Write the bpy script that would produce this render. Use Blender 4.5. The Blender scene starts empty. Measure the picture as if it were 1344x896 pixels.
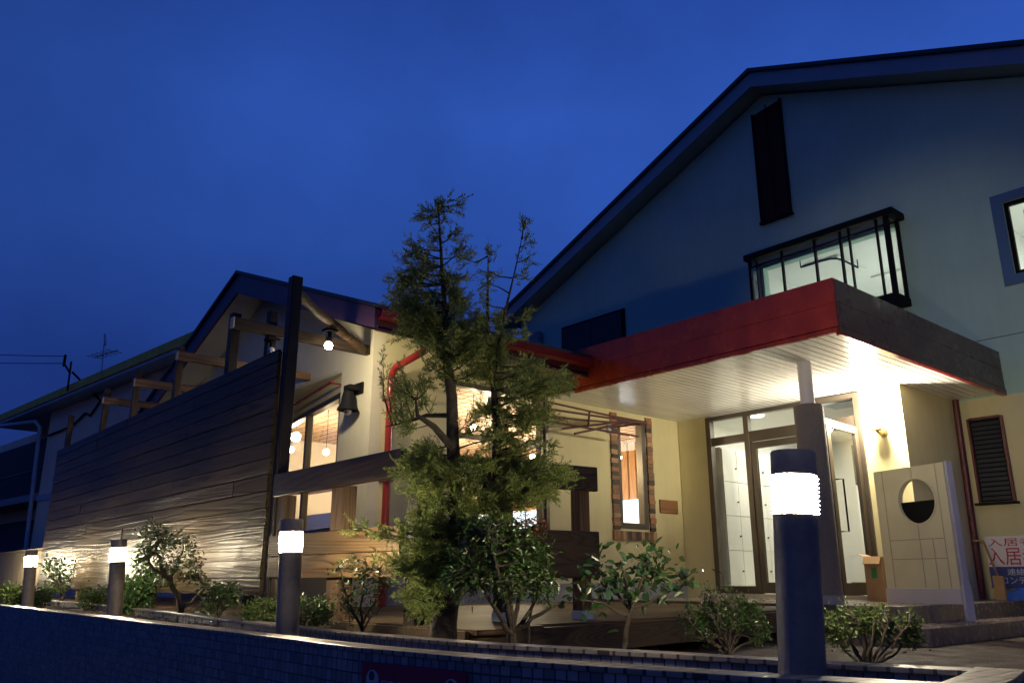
import bpy, bmesh, math, random
import numpy as np
from mathutils import Vector, Matrix

# ------------------------------------------------------------------ camera, sky, light, exposure
# Units are metres; the camera sits at z = 0, the forecourt paving is at z = -0.56.
F, YAW, PITCH = 1074.0, math.radians(49.329), math.radians(16.13)
S = bpy.context.scene
C = S.collection
fw = Vector((-math.sin(YAW)*math.cos(PITCH), math.cos(YAW)*math.cos(PITCH), math.sin(PITCH)))
rt = Vector((math.cos(YAW), math.sin(YAW), 0))
up = rt.cross(fw)
cd = bpy.data.cameras.new('camera'); cam = bpy.data.objects.new('camera', cd); C.objects.link(cam)
cd.sensor_width = 36; cd.lens = F/1344*36; cd.clip_start = .05; cd.clip_end = 2000
cam.matrix_world = Matrix((rt, up, -fw)).transposed().to_4x4()
S.camera = cam
S.view_settings.view_transform = 'Standard'; S.view_settings.look = 'None'
S.view_settings.exposure = 0; S.view_settings.gamma = 1; S.view_settings.use_curve_mapping = False
S.cycles.use_denoising = True
S.cycles.max_bounces = 7; S.cycles.diffuse_bounces = 3; S.cycles.glossy_bounces = 3
S.cycles.transparent_max_bounces = 10; S.cycles.transmission_bounces = 4
S.cycles.caustics_reflective = False; S.cycles.caustics_refractive = False
S.cycles.sample_clamp_indirect = 4

W = bpy.data.worlds.new('World'); S.world = W; W.use_nodes = True
nt = W.node_tree; nt.nodes.clear()
def N(t, kind, **kw):
    n = t.nodes.new(kind)
    for k, v in kw.items():
        if k in n.inputs: n.inputs[k].default_value = v
        else: setattr(n, k, v)
    return n
wo = N(nt, 'ShaderNodeOutputWorld'); bg = N(nt, 'ShaderNodeBackground', Strength=1.38)
tc = N(nt, 'ShaderNodeTexCoord'); sx = N(nt, 'ShaderNodeSeparateXYZ')
nz = N(nt, 'ShaderNodeTexNoise', Scale=2.6, Detail=6.0, Roughness=.58)
elev = N(nt, 'ShaderNodeValToRGB')      # dusk sky: dim at the horizon, brighter veil at mid height, deep blue overhead
cr = elev.color_ramp
cr.elements[0].position = 0.0; cr.elements[0].color = (.0080, .0200, .110, 1)
cr.elements[1].position = 1.0; cr.elements[1].color = (.0082, .0275, .160, 1)
for p, c in ((.22, (.0092, .0285, .160, 1)), (.38, (.0155, .0525, .255, 1)), (.52, (.0160, .0545, .268, 1)), (.68, (.0112, .0370, .205, 1))):
    e = cr.elements.new(p); e.color = c
mx = N(nt, 'ShaderNodeMix', data_type='RGBA', blend_type='MULTIPLY'); mx.inputs[0].default_value = 1
rm = N(nt, 'ShaderNodeMapRange'); rm.inputs[1].default_value = .3; rm.inputs[2].default_value = .7; rm.inputs[3].default_value = .84; rm.inputs[4].default_value = 1.20
# the west (left in the picture) is already darker
dotn = N(nt, 'ShaderNodeVectorMath', operation='DOT_PRODUCT'); dotn.inputs[1].default_value = (-.45, .80, .39)
rm2 = N(nt, 'ShaderNodeMapRange'); rm2.inputs[1].default_value = .70; rm2.inputs[2].default_value = .98; rm2.inputs[3].default_value = .78; rm2.inputs[4].default_value = 1.14
mm = N(nt, 'ShaderNodeMath', operation='MULTIPLY')
L = nt.links.new
L(tc.outputs['Generated'], sx.inputs[0]); L(sx.outputs['Z'], elev.inputs[0])
L(tc.outputs['Generated'], nz.inputs['Vector']); L(nz.outputs[0], rm.inputs[0])
L(tc.outputs['Generated'], dotn.inputs[0]); L(dotn.outputs['Value'], rm2.inputs[0])
L(rm.outputs[0], mm.inputs[0]); L(rm2.outputs[0], mm.inputs[1])
L(elev.outputs[0], mx.inputs[6]); L(mm.outputs[0], mx.inputs[7])
L(mx.outputs[2], bg.inputs['Color']); L(bg.outputs[0], wo.inputs[0])

BOLLARD_L = 800.0       # radiance of the bollard lenses
FLOOD_W = 1380.0
PORCH_W = 200.0
WARM = (1.0, .83, .55)

# ------------------------------------------------------------------ materials
def base_mat(name):
    m = bpy.data.materials.new(name); m.use_nodes = True
    t = m.node_tree; return m, t, t.nodes['Principled BSDF']
def mat(name, col, rough=.6, metal=0, var=.12, vs=3.0, bump=.0, bs=60.0, spec=.5, isl=0.0, wet=0.0, streak=0.0):
    m, t, b = base_mat(name)
    tc = N(t, 'ShaderNodeTexCoord')
    n1 = N(t, 'ShaderNodeTexNoise', Scale=vs, Detail=5.0, Roughness=.6); t.links.new(tc.outputs['Object'], n1.inputs['Vector'])
    hsv = N(t, 'ShaderNodeHueSaturation'); hsv.inputs['Color'].default_value = (*col, 1)
    mr = N(t, 'ShaderNodeMapRange'); mr.inputs[1].default_value = .3; mr.inputs[2].default_value = .7
    mr.inputs[3].default_value = 1-var; mr.inputs[4].default_value = 1+var
    t.links.new(n1.outputs[0], mr.inputs[0]); val = mr.outputs[0]
    if streak:
        mp = N(t, 'ShaderNodeMapping'); mp.inputs['Scale'].default_value = (5, 5, .35); t.links.new(tc.outputs['Object'], mp.inputs['Vector'])
        ns = N(t, 'ShaderNodeTexNoise', Scale=1.6, Detail=6.0, Roughness=.65); t.links.new(mp.outputs[0], ns.inputs['Vector'])
        rs = N(t, 'ShaderNodeMapRange'); rs.inputs[1].default_value = .35; rs.inputs[2].default_value = .62; rs.inputs[3].default_value = 1-streak; rs.inputs[4].default_value = 1.0
        t.links.new(ns.outputs[0], rs.inputs[0]); ms = N(t, 'ShaderNodeMath', operation='MULTIPLY'); t.links.new(val, ms.inputs[0]); t.links.new(rs.outputs[0], ms.inputs[1]); val = ms.outputs[0]
    if isl:
        g = N(t, 'ShaderNodeNewGeometry'); r2 = N(t, 'ShaderNodeMapRange'); r2.inputs[3].default_value = 1-isl; r2.inputs[4].default_value = 1+isl
        t.links.new(g.outputs['Random Per Island'], r2.inputs[0])
        mu = N(t, 'ShaderNodeMath', operation='MULTIPLY'); t.links.new(val, mu.inputs[0]); t.links.new(r2.outputs[0], mu.inputs[1]); val = mu.outputs[0]
    t.links.new(val, hsv.inputs['Value'])
    t.links.new(hsv.outputs[0], b.inputs['Base Color'])
    b.inputs['Roughness'].default_value = rough; b.inputs['Metallic'].default_value = metal
    b.inputs['Specular IOR Level'].default_value = spec
    if wet:
        n3 = N(t, 'ShaderNodeTexNoise', Scale=5.0, Detail=6.0); t.links.new(tc.outputs['Object'], n3.inputs['Vector'])
        r3 = N(t, 'ShaderNodeMapRange'); r3.inputs[1].default_value = .4; r3.inputs[2].default_value = .6; r3.inputs[3].default_value = max(.05, rough-wet); r3.inputs[4].default_value = rough
        t.links.new(n3.outputs[0], r3.inputs[0]); t.links.new(r3.outputs[0], b.inputs['Roughness'])
    if bump:
        n2 = N(t, 'ShaderNodeTexNoise', Scale=bs, Detail=3.0); t.links.new(tc.outputs['Object'], n2.inputs['Vector'])
        bp = N(t, 'ShaderNodeBump', Strength=bump, Distance=.01); t.links.new(n2.outputs[0], bp.inputs['Height'])
        t.links.new(bp.outputs[0], b.inputs['Normal'])
    return m
def wood(name, dark, light, axis='X', rough=.45, grain=.5, gscale=1.0, spec=.22):
    """Weathered softwood with cathedral grain: rings of long stretched noise, each board its own."""
    m, t, b = base_mat(name)
    tc = N(t, 'ShaderNodeTexCoord'); g = N(t, 'ShaderNodeNewGeometry')
    mp = N(t, 'ShaderNodeMapping')
    sc = {'X': (.15, 4.5, 4.5), 'Y': (4.5, .22, 4.5), 'Z': (4.5, 4.5, .22)}[axis]
    mp.inputs['Scale'].default_value = tuple(s*gscale for s in sc)
    off = N(t, 'ShaderNodeVectorMath', operation='SCALE'); off.inputs[0].default_value = (37, 53, 71)
    t.links.new(g.outputs['Random Per Island'], off.inputs['Scale'])
    ad = N(t, 'ShaderNodeVectorMath', operation='ADD')
    t.links.new(tc.outputs['Object'], mp.inputs['Vector']); t.links.new(mp.outputs[0], ad.inputs[0]); t.links.new(off.outputs[0], ad.inputs[1])
    n1 = N(t, 'ShaderNodeTexNoise', Scale=1.1, Detail=2.0, Roughness=.45); t.links.new(ad.outputs[0], n1.inputs['Vector'])
    mu = N(t, 'ShaderNodeMath', operation='MULTIPLY'); mu.inputs[1].default_value = 115.0; t.links.new(n1.outputs[0], mu.inputs[0])
    si = N(t, 'ShaderNodeMath', operation='SINE'); t.links.new(mu.outputs[0], si.inputs[0])
    mr = N(t, 'ShaderNodeMapRange'); mr.inputs[1].default_value = -1; mr.inputs[2].default_value = 1; t.links.new(si.outputs[0], mr.inputs[0])
    pw = N(t, 'ShaderNodeMath', operation='POWER'); pw.inputs[1].default_value = 2.0; t.links.new(mr.outputs[0], pw.inputs[0])
    fine = N(t, 'ShaderNodeTexNoise', Scale=11.0, Detail=6.0, Roughness=.7); t.links.new(ad.outputs[0], fine.inputs['Vector'])
    bl = N(t, 'ShaderNodeMix', data_type='FLOAT'); bl.inputs[0].default_value = .45
    t.links.new(pw.outputs[0], bl.inputs[2]); t.links.new(fine.outputs[0], bl.inputs[3])
    mxc = N(t, 'ShaderNodeMix', data_type='RGBA'); mxc.inputs[6].default_value = (*light, 1); mxc.inputs[7].default_value = (*dark, 1)
    t.links.new(bl.outputs[0], mxc.inputs[0])
    hs = N(t, 'ShaderNodeHueSaturation'); r2 = N(t, 'ShaderNodeMapRange'); r2.inputs[3].default_value = .75; r2.inputs[4].default_value = 1.25
    t.links.new(g.outputs['Random Per Island'], r2.inputs[0]); t.links.new(r2.outputs[0], hs.inputs['Value']); t.links.new(mxc.outputs[2], hs.inputs['Color'])
    t.links.new(hs.outputs[0], b.inputs['Base Color'])
    b.inputs['Roughness'].default_value = rough; b.inputs['Specular IOR Level'].default_value = spec
    bp = N(t, 'ShaderNodeBump', Strength=grain, Distance=.0024); bp.invert = True
    t.links.new(bl.outputs[0], bp.inputs['Height']); t.links.new(bp.outputs[0], b.inputs['Normal'])
    return m
def emit(name, col, s):
    m = bpy.data.materials.new(name); m.use_nodes = True; t = m.node_tree; t.nodes.clear()
    o = N(t, 'ShaderNodeOutputMaterial'); e = N(t, 'ShaderNodeEmission', Strength=s); e.inputs['Color'].default_value = (*col, 1)
    t.links.new(e.outputs[0], o.inputs[0]); return m
def glass(name, tint=(.96, .98, .97), refl=.09):
    m = bpy.data.materials.new(name); m.use_nodes = True; t = m.node_tree; t.nodes.clear()
    o = N(t, 'ShaderNodeOutputMaterial'); a = N(t, 'ShaderNodeBsdfTransparent'); a.inputs[0].default_value = (*tint, 1)
    g = N(t, 'ShaderNodeBsdfGlossy', Roughness=.015); x = N(t, 'ShaderNodeMixShader')
    fr = N(t, 'ShaderNodeLayerWeight', Blend=.5); pw = N(t, 'ShaderNodeMath', operation='POWER'); pw.inputs[1].default_value = 4.0
    ma = N(t, 'ShaderNodeMath', operation='MULTIPLY_ADD'); ma.inputs[1].default_value = .75; ma.inputs[2].default_value = refl*.4
    t.links.new(fr.outputs['Facing'], pw.inputs[0]); t.links.new(pw.outputs[0], ma.inputs[0]); t.links.new(ma.outputs[0], x.inputs[0])
    t.links.new(a.outputs[0], x.inputs[1]); t.links.new(g.outputs[0], x.inputs[2]); t.links.new(x.outputs[0], o.inputs[0]); return m
def leafmat(name, col, rough=.4, trans=.25, var=.45, hue=.03, spec=.5):
    m, t, b = base_mat(name)
    g = N(t, 'ShaderNodeNewGeometry'); hs = N(t, 'ShaderNodeHueSaturation'); hs.inputs['Color'].default_value = (*col, 1)
    r = N(t, 'ShaderNodeMapRange'); r.inputs[3].default_value = 1-var; r.inputs[4].default_value = 1+var
    r2 = N(t, 'ShaderNodeMapRange'); r2.inputs[3].default_value = .5-hue; r2.inputs[4].default_value = .5+hue
    wn = N(t, 'ShaderNodeTexWhiteNoise'); wn.noise_dimensions = '1D'
    t.links.new(g.outputs['Random Per Island'], r.inputs[0]); t.links.new(g.outputs['Random Per Island'], wn.inputs['W'])
    t.links.new(wn.outputs['Value'], r2.inputs[0]); t.links.new(r.outputs[0], hs.inputs['Value']); t.links.new(r2.outputs[0], hs.inputs['Hue'])
    t.links.new(hs.outputs[0], b.inputs['Base Color']); b.inputs['Roughness'].default_value = rough; b.inputs['Specular IOR Level'].default_value = spec
    tr = N(t, 'ShaderNodeBsdfTranslucent'); t.links.new(hs.outputs[0], tr.inputs[0])
    x = N(t, 'ShaderNodeMixShader'); x.inputs[0].default_value = trans
    o = t.nodes['Material Output']; t.links.new(b.outputs[0], x.inputs[1]); t.links.new(tr.outputs[0], x.inputs[2]); t.links.new(x.outputs[0], o.inputs[0])
    return m
def bricky(name, c1, c2, mortar, scale, rough=.3, msize=.02, bw=.5, rh=.25, offset=.5, rot=(0, 0, 0), wet=0, bump=.6):
    m, t, b = base_mat(name); tc = N(t, 'ShaderNodeTexCoord'); mp = N(t, 'ShaderNodeMapping'); mp.inputs['Rotation'].default_value = rot
    br = N(t, 'ShaderNodeTexBrick'); br.offset = offset
    br.inputs['Color1'].default_value = (*c1, 1); br.inputs['Color2'].default_value = (*c2, 1); br.inputs['Mortar'].default_value = (*mortar, 1)
    br.inputs['Scale'].default_value = scale; br.inputs['Mortar Size'].default_value = msize; br.inputs['Brick Width'].default_value = bw; br.inputs['Row Height'].default_value = rh
    t.links.new(tc.outputs['Object'], mp.inputs['Vector']); t.links.new(mp.outputs[0], br.inputs['Vector']); t.links.new(br.outputs['Color'], b.inputs['Base Color'])
    b.inputs['Roughness'].default_value = rough
    n = N(t, 'ShaderNodeTexNoise', Scale=14.0, Detail=4.0); t.links.new(tc.outputs['Object'], n.inputs['Vector'])
    r3 = N(t, 'ShaderNodeMapRange'); r3.inputs[1].default_value = .4; r3.inputs[2].default_value = .6; r3.inputs[3].default_value = max(.06, rough-wet); r3.inputs[4].default_value = rough
    t.links.new(n.outputs[0], r3.inputs[0]); t.links.new(r3.outputs[0], b.inputs['Roughness'])
    bp = N(t, 'ShaderNodeBump', Strength=bump, Distance=.006); bp.invert = True; t.links.new(br.outputs['Fac'], bp.inputs['Height']); t.links.new(bp.outputs[0], b.inputs['Normal'])
    return m

M = dict(
 asphalt=mat('asphalt', (.045, .045, .047), .55, var=.25, vs=20, bump=.5, bs=220, wet=.35),
 paving=mat('exposed_aggregate', (.085, .060, .045), .85, var=.6, vs=55, bump=1.0, bs=90, wet=.2, spec=.2),
 soil=mat('soil', (.030, .024, .018), .9, var=.4, vs=30, bump=1, bs=70),
 stucco=mat('cream_stucco', (.66, .59, .33), .75, var=.07, vs=1.3, streak=.05, bump=.55, bs=150),
 palestucco=mat('pale_stucco', (.66, .61, .43), .72, var=.06, streak=.05, vs=2, bump=.6, bs=150),
 siding=mat('gable_siding', (.40, .57, .46), .7, var=.08, vs=1.0, streak=.05, bump=.25, bs=120),
 plinth=mat('plinth', (.22, .22, .25), .6, var=.12, vs=5, bump=.2),
 white=mat('white_paint', (.78, .77, .72), .5, var=.03),
 darksoffit=mat('dark_soffit', (.27, .36, .34), .6, var=.05),
 soffit=mat('white_soffit', (.72, .70, .64), .55, var=.05, vs=2),
 ceil=mat('ceiling_slats', (.80, .79, .75), .24, var=.05, vs=2, isl=.05),
 red=mat('red_painted_metal', (.30, .034, .010), .30, var=.16, vs=5, streak=.22, bump=.10, bs=24, wet=.22),
 redpipe=mat('red_pipe', (.26, .022, .02), .25, var=.08),
 maroon=mat('maroon_fascia', (.10, .022, .022), .4, var=.15),
 violet=mat('rake_fascia', (.10, .045, .085), .5, var=.1),
 roof=mat('roof_slate', (.03, .03, .036), .5, var=.2, vs=8),
 rake=mat('rake_board', (.26, .30, .36), .5, var=.06),
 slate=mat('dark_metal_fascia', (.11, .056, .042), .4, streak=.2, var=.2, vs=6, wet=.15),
 bronze=mat('bronze_aluminium', (.085, .068, .052), .35, metal=.4, var=.06),
 black=mat('black_metal', (.008, .008, .009), .7, var=.1, spec=.12),
 darkglass=mat('dark_glass', (.055, .014, .012), .6, var=0, spec=.1),
 shutter=mat('dark_shutter', (.03, .032, .04), .5, var=.1, spec=.25),
 lav=mat('white_pipe', (.55, .53, .58), .4, var=.05),
 ring=mat('louvre_white', (.85, .84, .80), .6, var=.02),
 stone=mat('pebble_sleeve', (.16, .14, .125), .7, var=.4, vs=120, bump=.8, bs=130),
 bollard=mat('bollard_metal', (.24, .20, .16), .65, var=.18, vs=18, bump=.12, bs=200, wet=.2),
 fence=wood('charred_boards', (.0045, .0035, .002), (.068, .051, .030), 'X', .36, 1.0, 1.0, .10),
 toprail=wood('dark_rail', (.008, .006, .004), (.050, .034, .020), 'X', .36, .6, 1.0, .3),
 rail=wood('stained_boards', (.008, .0045, .002), (.11, .068, .031), 'X', .45, .5),
 railY=wood('stained_boards_deep', (.020, .014, .010), (.06, .042, .026), 'Y', .42, .6),
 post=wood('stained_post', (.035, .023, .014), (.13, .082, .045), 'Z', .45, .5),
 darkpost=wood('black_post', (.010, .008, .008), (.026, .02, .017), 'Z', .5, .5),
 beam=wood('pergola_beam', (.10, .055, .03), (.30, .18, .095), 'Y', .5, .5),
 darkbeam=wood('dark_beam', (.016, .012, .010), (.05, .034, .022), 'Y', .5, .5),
 endgrain=mat('end_grain', (.55, .48, .38), .7, var=.2, vs=20),
 log=wood('log', (.02, .012, .007), (.09, .052, .026), 'Y', .6, 1.0),
 deck=wood('deck_boards', (.05, .034, .02), (.13, .09, .052), 'Y', .55, .6, 1.0, .04),
 deckface=wood('deck_fascia', (.035, .024, .015), (.09, .062, .036), 'Y', .5, .4),
 tile=bricky('planter_tiles', (.12, .12, .14), (.27, .27, .30), (.05, .05, .06), 1.0, .38, .0035, .047, .050, 0.0, (math.pi/2, 0, 0), .12),
 coping=bricky('coping_tiles', (.26, .23, .20), (.18, .16, .14), (.04, .04, .04), 1.0, .42, .007, .07, .4, 0.0, (0, 0, 0), .14),
 porch=bricky('porch_tiles', (.17, .13, .105), (.21, .165, .13), (.08, .07, .06), 1.0, .3, .006, .2, .2, 0.0, (0, 0, 0), .2, .3),
 wood_in=wood('interior_slats', (.30, .14, .055), (.52, .28, .13), 'Z', .5, .2),
 lattice=bricky('ceiling_lattice', (.72, .52, .40), (.74, .55, .42), (.20, .10, .05), 1.0, .6, .018, .20, .20, 0.0),
 roomwall=mat('room_wall', (.78, .70, .56), .7, var=.04),
 lobby=mat('lobby_wall', (.80, .80, .76), .6, var=.03),
 lobfloor=mat('lobby_floor', (.42, .38, .32), .25, var=.1),
 locker=mat('locker_white', (.80, .80, .74), .35, var=.02, isl=.03),
 card=mat('cardboard', (.36, .22, .11), .8, var=.12, vs=8),
 green=mat('green_print', (.03, .22, .06), .6), 
 brass=mat('brass', (.35, .26, .12), .35, metal=.7),
 plank=wood('plaque_wood', (.20, .09, .04), (.36, .19, .09), 'Y', .5, .3),
 bark=mat('bark', (.028, .021, .015), .85, var=.4, vs=30, bump=1, bs=45),
 bark2=mat('pale_bark', (.04, .032, .023), .8, var=.3, vs=30, bump=.6, bs=60),
 banner=mat('banner_white', (.85, .82, .82), .5, var=.05), bannerblue=mat('banner_blue', (.03, .05, .22), .5),
 redtext=mat('red_print', (.50, .03, .05), .5), whitetext=mat('white_print', (.72, .74, .78), .5),
 tarp=mat('blue_tarp', (.02, .12, .55), .35, var=.2, vs=8, bump=.5, bs=12),
 plate=mat('purple_plate', (.26, .012, .05), .4, var=.1), plateink=mat('plate_print', (.40, .40, .46), .5), inkdark=mat('plate_dark', (.02, .03, .05), .5),
 nwall=mat('neighbour_wall', (.85, .60, .43), .8, var=.08, vs=1), nroof=mat('neighbour_verge', (.62, .42, .03), .6, var=.2), ndark=mat('neighbour_shade', (.02, .02, .025), .7),
 npipe=mat('neighbour_pipe', (.35, .40, .48), .4), block=mat('rendered_wall', (.24, .20, .13), .8, var=.06, vs=6, bump=.4, bs=90),
 surround=mat('window_surround', (.08, .15, .26), .6, var=.05), groove=mat('groove', (.42, .38, .22), .8),
 monument=mat('monument_stucco', (.74, .69, .46), .75, var=.06, vs=3, bump=.5, bs=160),
 lens=emit('lens_glow', WARM, BOLLARD_L), bulb=emit('bulb_glow', (1, .80, .50), 70), spot=emit('spot_glow', (1, .86, .62), 120),
 porch_glow=emit('porch_glow', (1, .84, .55), 80), panel=emit('panel_glow', (.92, 1, .93), 6), cool=emit('painted_cool_glow', (.80, .90, 1.0), 2.4), down=emit('downlight_glow', (1, .93, .80), 12), flood=emit('flood_glow', (1, .9, .75), 30),  # cool: brightness of white furniture painted as emission, no lamp
 glass=glass('window_glass'), glassd=glass('door_glass', (.95, .97, .95), .07),
)

# ------------------------------------------------------------------ mesh helpers
class MB:
    def __init__(s): s.v = []; s.f = []
    def add(s, v, f):
        o = len(s.v); s.v += [tuple(p) for p in v]; s.f += [tuple(i+o for i in q) for q in f]; return s
    def box(s, x0, x1, y0, y1, z0, z1):
        x0, x1 = sorted((x0, x1)); y0, y1 = sorted((y0, y1)); z0, z1 = sorted((z0, z1))
        return s.add([(x0,y0,z0),(x1,y0,z0),(x1,y1,z0),(x0,y1,z0),(x0,y0,z1),(x1,y0,z1),(x1,y1,z1),(x0,y1,z1)],
                     [(0,3,2,1),(4,5,6,7),(0,1,5,4),(1,2,6,5),(2,3,7,6),(3,0,4,7)])
    def beam(s, p, q, w, h, upv=(0,0,1)):
        p, q = Vector(p), Vector(q); d = (q-p).normalized(); a = d.cross(Vector(upv)).normalized(); b = a.cross(d)
        v = [e + a*(i*w/2) + b*(j*h/2) for e in (p, q) for i, j in ((-1,-1),(1,-1),(1,1),(-1,1))]
        return s.add(v, [(0,1,2,3),(7,6,5,4),(0,4,5,1),(1,5,6,2),(2,6,7,3),(3,7,4,0)])
    def tube(s, pts, rad, n=8, cap=True):
        pts = [Vector(p) for p in pts]; rad = rad if hasattr(rad, '__len__') else [rad]*len(pts)
        rings = []; a = None
        for i, p in enumerate(pts):
            d = ((pts[min(i+1, len(pts)-1)]-pts[max(i-1, 0)])).normalized()
            if a is None: a = d.orthogonal().normalized()
            a = (a - d*a.dot(d)); a = a.normalized() if a.length > 1e-6 else d.orthogonal().normalized()
            b = d.cross(a)
            rings.append([p + (a*math.cos(2*math.pi*k/n) + b*math.sin(2*math.pi*k/n))*rad[i] for k in range(n)])
        f = []
        for i in range(len(pts)-1):
            for k in range(n):
                f.append((i*n+k, i*n+(k+1) % n, (i+1)*n+(k+1) % n, (i+1)*n+k))
        if cap: f += [tuple(range(n-1, -1, -1)), tuple(range((len(pts)-1)*n, len(pts)*n))]
        return s.add([v for r in rings for v in r], f)
    def lathe(s, base, prof, n=24, axis=(0,0,1)):
        ax = Vector(axis).normalized(); a = ax.orthogonal().normalized(); b = ax.cross(a); base = Vector(base); v = []; f = []
        for r, h in prof:
            for k in range(n): v.append(base + ax*h + (a*math.cos(2*math.pi*k/n) + b*math.sin(2*math.pi*k/n))*r)
        for i in range(len(prof)-1):
            for k in range(n): f.append((i*n+k, i*n+(k+1) % n, (i+1)*n+(k+1) % n, (i+1)*n+k))
        f += [tuple(range(n-1, -1, -1)), tuple(range((len(prof)-1)*n, len(prof)*n))]
        return s.add(v, f)
    def prism(s, poly, off):          # planar polygon swept by a vector
        n = len(poly); off = Vector(off); v = [Vector(p) for p in poly]
        return s.add(v + [p+off for p in v], [tuple(range(n)), tuple(range(2*n-1, n-1, -1))] + [(i, i+n, (i+1) % n + n, (i+1) % n) for i in range(n)])
    def sphere(s, c, r, n=12, m=8):
        return s.lathe((c[0], c[1], c[2]), [(max(r*math.sin(math.pi*i/m), r*.02), -r*math.cos(math.pi*i/m)) for i in range(m+1)], n)
    def wall(s, ax, c0, c1, u0, u1, z0, z1, holes=(), roof=None):
        """Wall slab between the planes c0 and c1 on axis ax, with rectangular holes and an optional gable line roof(u)."""
        us = sorted({u0, u1, *[h[i] for h in holes for i in (0, 1)]} | ({roof[0]} if roof and u0 < roof[0] < u1 else set()))
        us = [u for u in us if u0 <= u <= u1]
        zs = [z for z in sorted({z0, z1, *[h[i] for h in holes for i in (2, 3)]}) if z0 <= z <= z1]
        top = (lambda u: roof[1] - roof[2]*abs(u-roof[0])) if roof else (lambda u: 1e9)
        P = (lambda c, u, z: (u, c, z)) if ax == 'Y' else (lambda c, u, z: (c, u, z))
        for a, b in zip(us, us[1:]):
            for lo, hi in zip(zs, zs[1:]):
                if any(h[0] <= a and b <= h[1] and h[2] <= lo and hi <= h[3] for h in holes): continue
                ta, tb = min(hi, top(a)), min(hi, top(b))
                q = [(a, lo), (b, lo)]
                if ta <= lo and tb <= lo: continue
                if tb > lo: q.append((b, tb))
                elif ta > lo: q = [(a, lo), (a+(b-a)*(ta-lo)/(ta-tb), lo)] if top(b) < lo else q
                mid = None
                if (top(a) > hi) != (top(b) > hi) and roof:
                    k = (hi-top(a))/(top(b)-top(a)); q.append((a+(b-a)*k, hi))
                if ta > lo: q.append((a, ta))
                elif tb > lo:
                    k = (lo-top(a))/(top(b)-top(a)); q[0] = (a+(b-a)*k, lo)
                if len(q) < 3: continue
                for c in (c0, c1): s.add([P(c, *p) for p in q], [tuple(range(len(q)))])
        for h in holes:
            a, b, lo, hi = max(h[0], u0), min(h[1], u1), max(h[2], z0), min(h[3], z1)
            for p, q in (((a, lo), (b, lo)), ((b, lo), (b, hi)), ((b, hi), (a, hi)), ((a, hi), (a, lo))):
                s.add([P(c0, *p), P(c0, *q), P(c1, *q), P(c1, *p)], [(0, 1, 2, 3)])
        for p, q in (((u0, z0), (u0, min(z1, top(u0)))), ((u1, z0), (u1, min(z1, top(u1))))):
            s.add([P(c0, *p), P(c0, *q), P(c1, *q), P(c1, *p)], [(0, 1, 2, 3)])
        return s

def tag(o, label=None, cat=None, group=None, kind=None):
    if label: o['label'] = label
    if cat: o['category'] = cat
    if group: o['group'] = group
    if kind: o['kind'] = kind
    return o
def mesh(name, mb, m, parent=None, base=(0,0,0), bevel=0, smooth=False, rotM=None):
    me = bpy.data.meshes.new(name); b = Vector(base)
    vs = [Vector(p)-b for p in mb.v]
    me.from_pydata([tuple(p) for p in vs], [], mb.f); me.update()
    me.materials.append(m)
    bm = bmesh.new(); bm.from_mesh(me); bmesh.ops.recalc_face_normals(bm, faces=bm.faces) if len(bm.faces) < 30000 and not name.startswith('foliage') else None; bm.to_mesh(me); bm.free()
    if smooth:
        me.polygons.foreach_set('use_smooth', [True]*len(me.polygons)); me.set_sharp_from_angle(angle=math.radians(40))
    o = bpy.data.objects.new(name, me); C.objects.link(o)
    if parent: o.parent = parent
    if bevel:
        md = o.modifiers.new('bevel', 'BEVEL'); md.width = bevel; md.segments = 2; md.limit_method = 'ANGLE'; md.angle_limit = math.radians(40)
    return o
class Thing:
    def __init__(s, name, label, cat, base, group=None, kind=None):
        s.base = Vector(base); s.o = bpy.data.objects.new(name, None); C.objects.link(s.o); s.o.location = base; s.o.empty_display_size = .1
        tag(s.o, label, cat, group, kind)
    def part(s, name, mb, m, parent=None, bevel=0, smooth=False, label=None):
        o = mesh(name, mb, m, parent or s.o, s.base, bevel, smooth)
        if label: o['label'] = label
        return o
    def light(s, name, kind, loc, energy, col, parent=None, **kw):
        ld = bpy.data.lights.new(name, kind); ld.energy = energy; ld.color = col
        tgt = kw.pop('target', None)
        for k, v in kw.items(): setattr(ld, k, v)
        o = bpy.data.objects.new(name, ld); C.objects.link(o); o.parent = parent or s.o; o.location = Vector(loc)-s.base
        if tgt is not None: o.rotation_euler = (Vector(tgt)-Vector(loc)).to_track_quat('-Z', 'Y').to_euler()
        return o
def copy_tree(o, parent=None):
    c = o.copy(); C.objects.link(c)
    if parent: c.parent = parent
    for ch in list(o.children): copy_tree(ch, c)
    return c
def text_mesh(name, body, m, parent, base, origin, right, upv, size, extrude=.003, align='LEFT', xs=1.0):
    cu = bpy.data.curves.new(name, 'FONT'); cu.body = body; cu.size = size; cu.extrude = extrude; cu.align_x = align; cu.resolution_u = 3
    t = bpy.data.objects.new(name, cu); C.objects.link(t)
    dg = bpy.context.evaluated_depsgraph_get(); dg.update()
    me = bpy.data.meshes.new_from_object(t.evaluated_get(dg)); bpy.data.objects.remove(t); bpy.data.curves.remove(cu)
    r, u = Vector(right).normalized(), Vector(upv).normalized(); n = r.cross(u)
    me.transform(Matrix(((r.x*xs, u.x, n.x, 0), (r.y*xs, u.y, n.y, 0), (r.z*xs, u.z, n.z, 0), (0, 0, 0, 1))))
    me.transform(Matrix.Translation(Vector(origin)-Vector(base)))
    me.materials.clear(); me.materials.append(m)
    o = bpy.data.objects.new(name, me); C.objects.link(o); o.parent = parent; return o
def at(px, py, depth):            # a point on the photograph's ray at a given viewing distance
    return (fw + rt*((px-672)/F) - up*((py-448)/F))*depth
def dist(p): return Vector(p).dot(fw)
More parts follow.
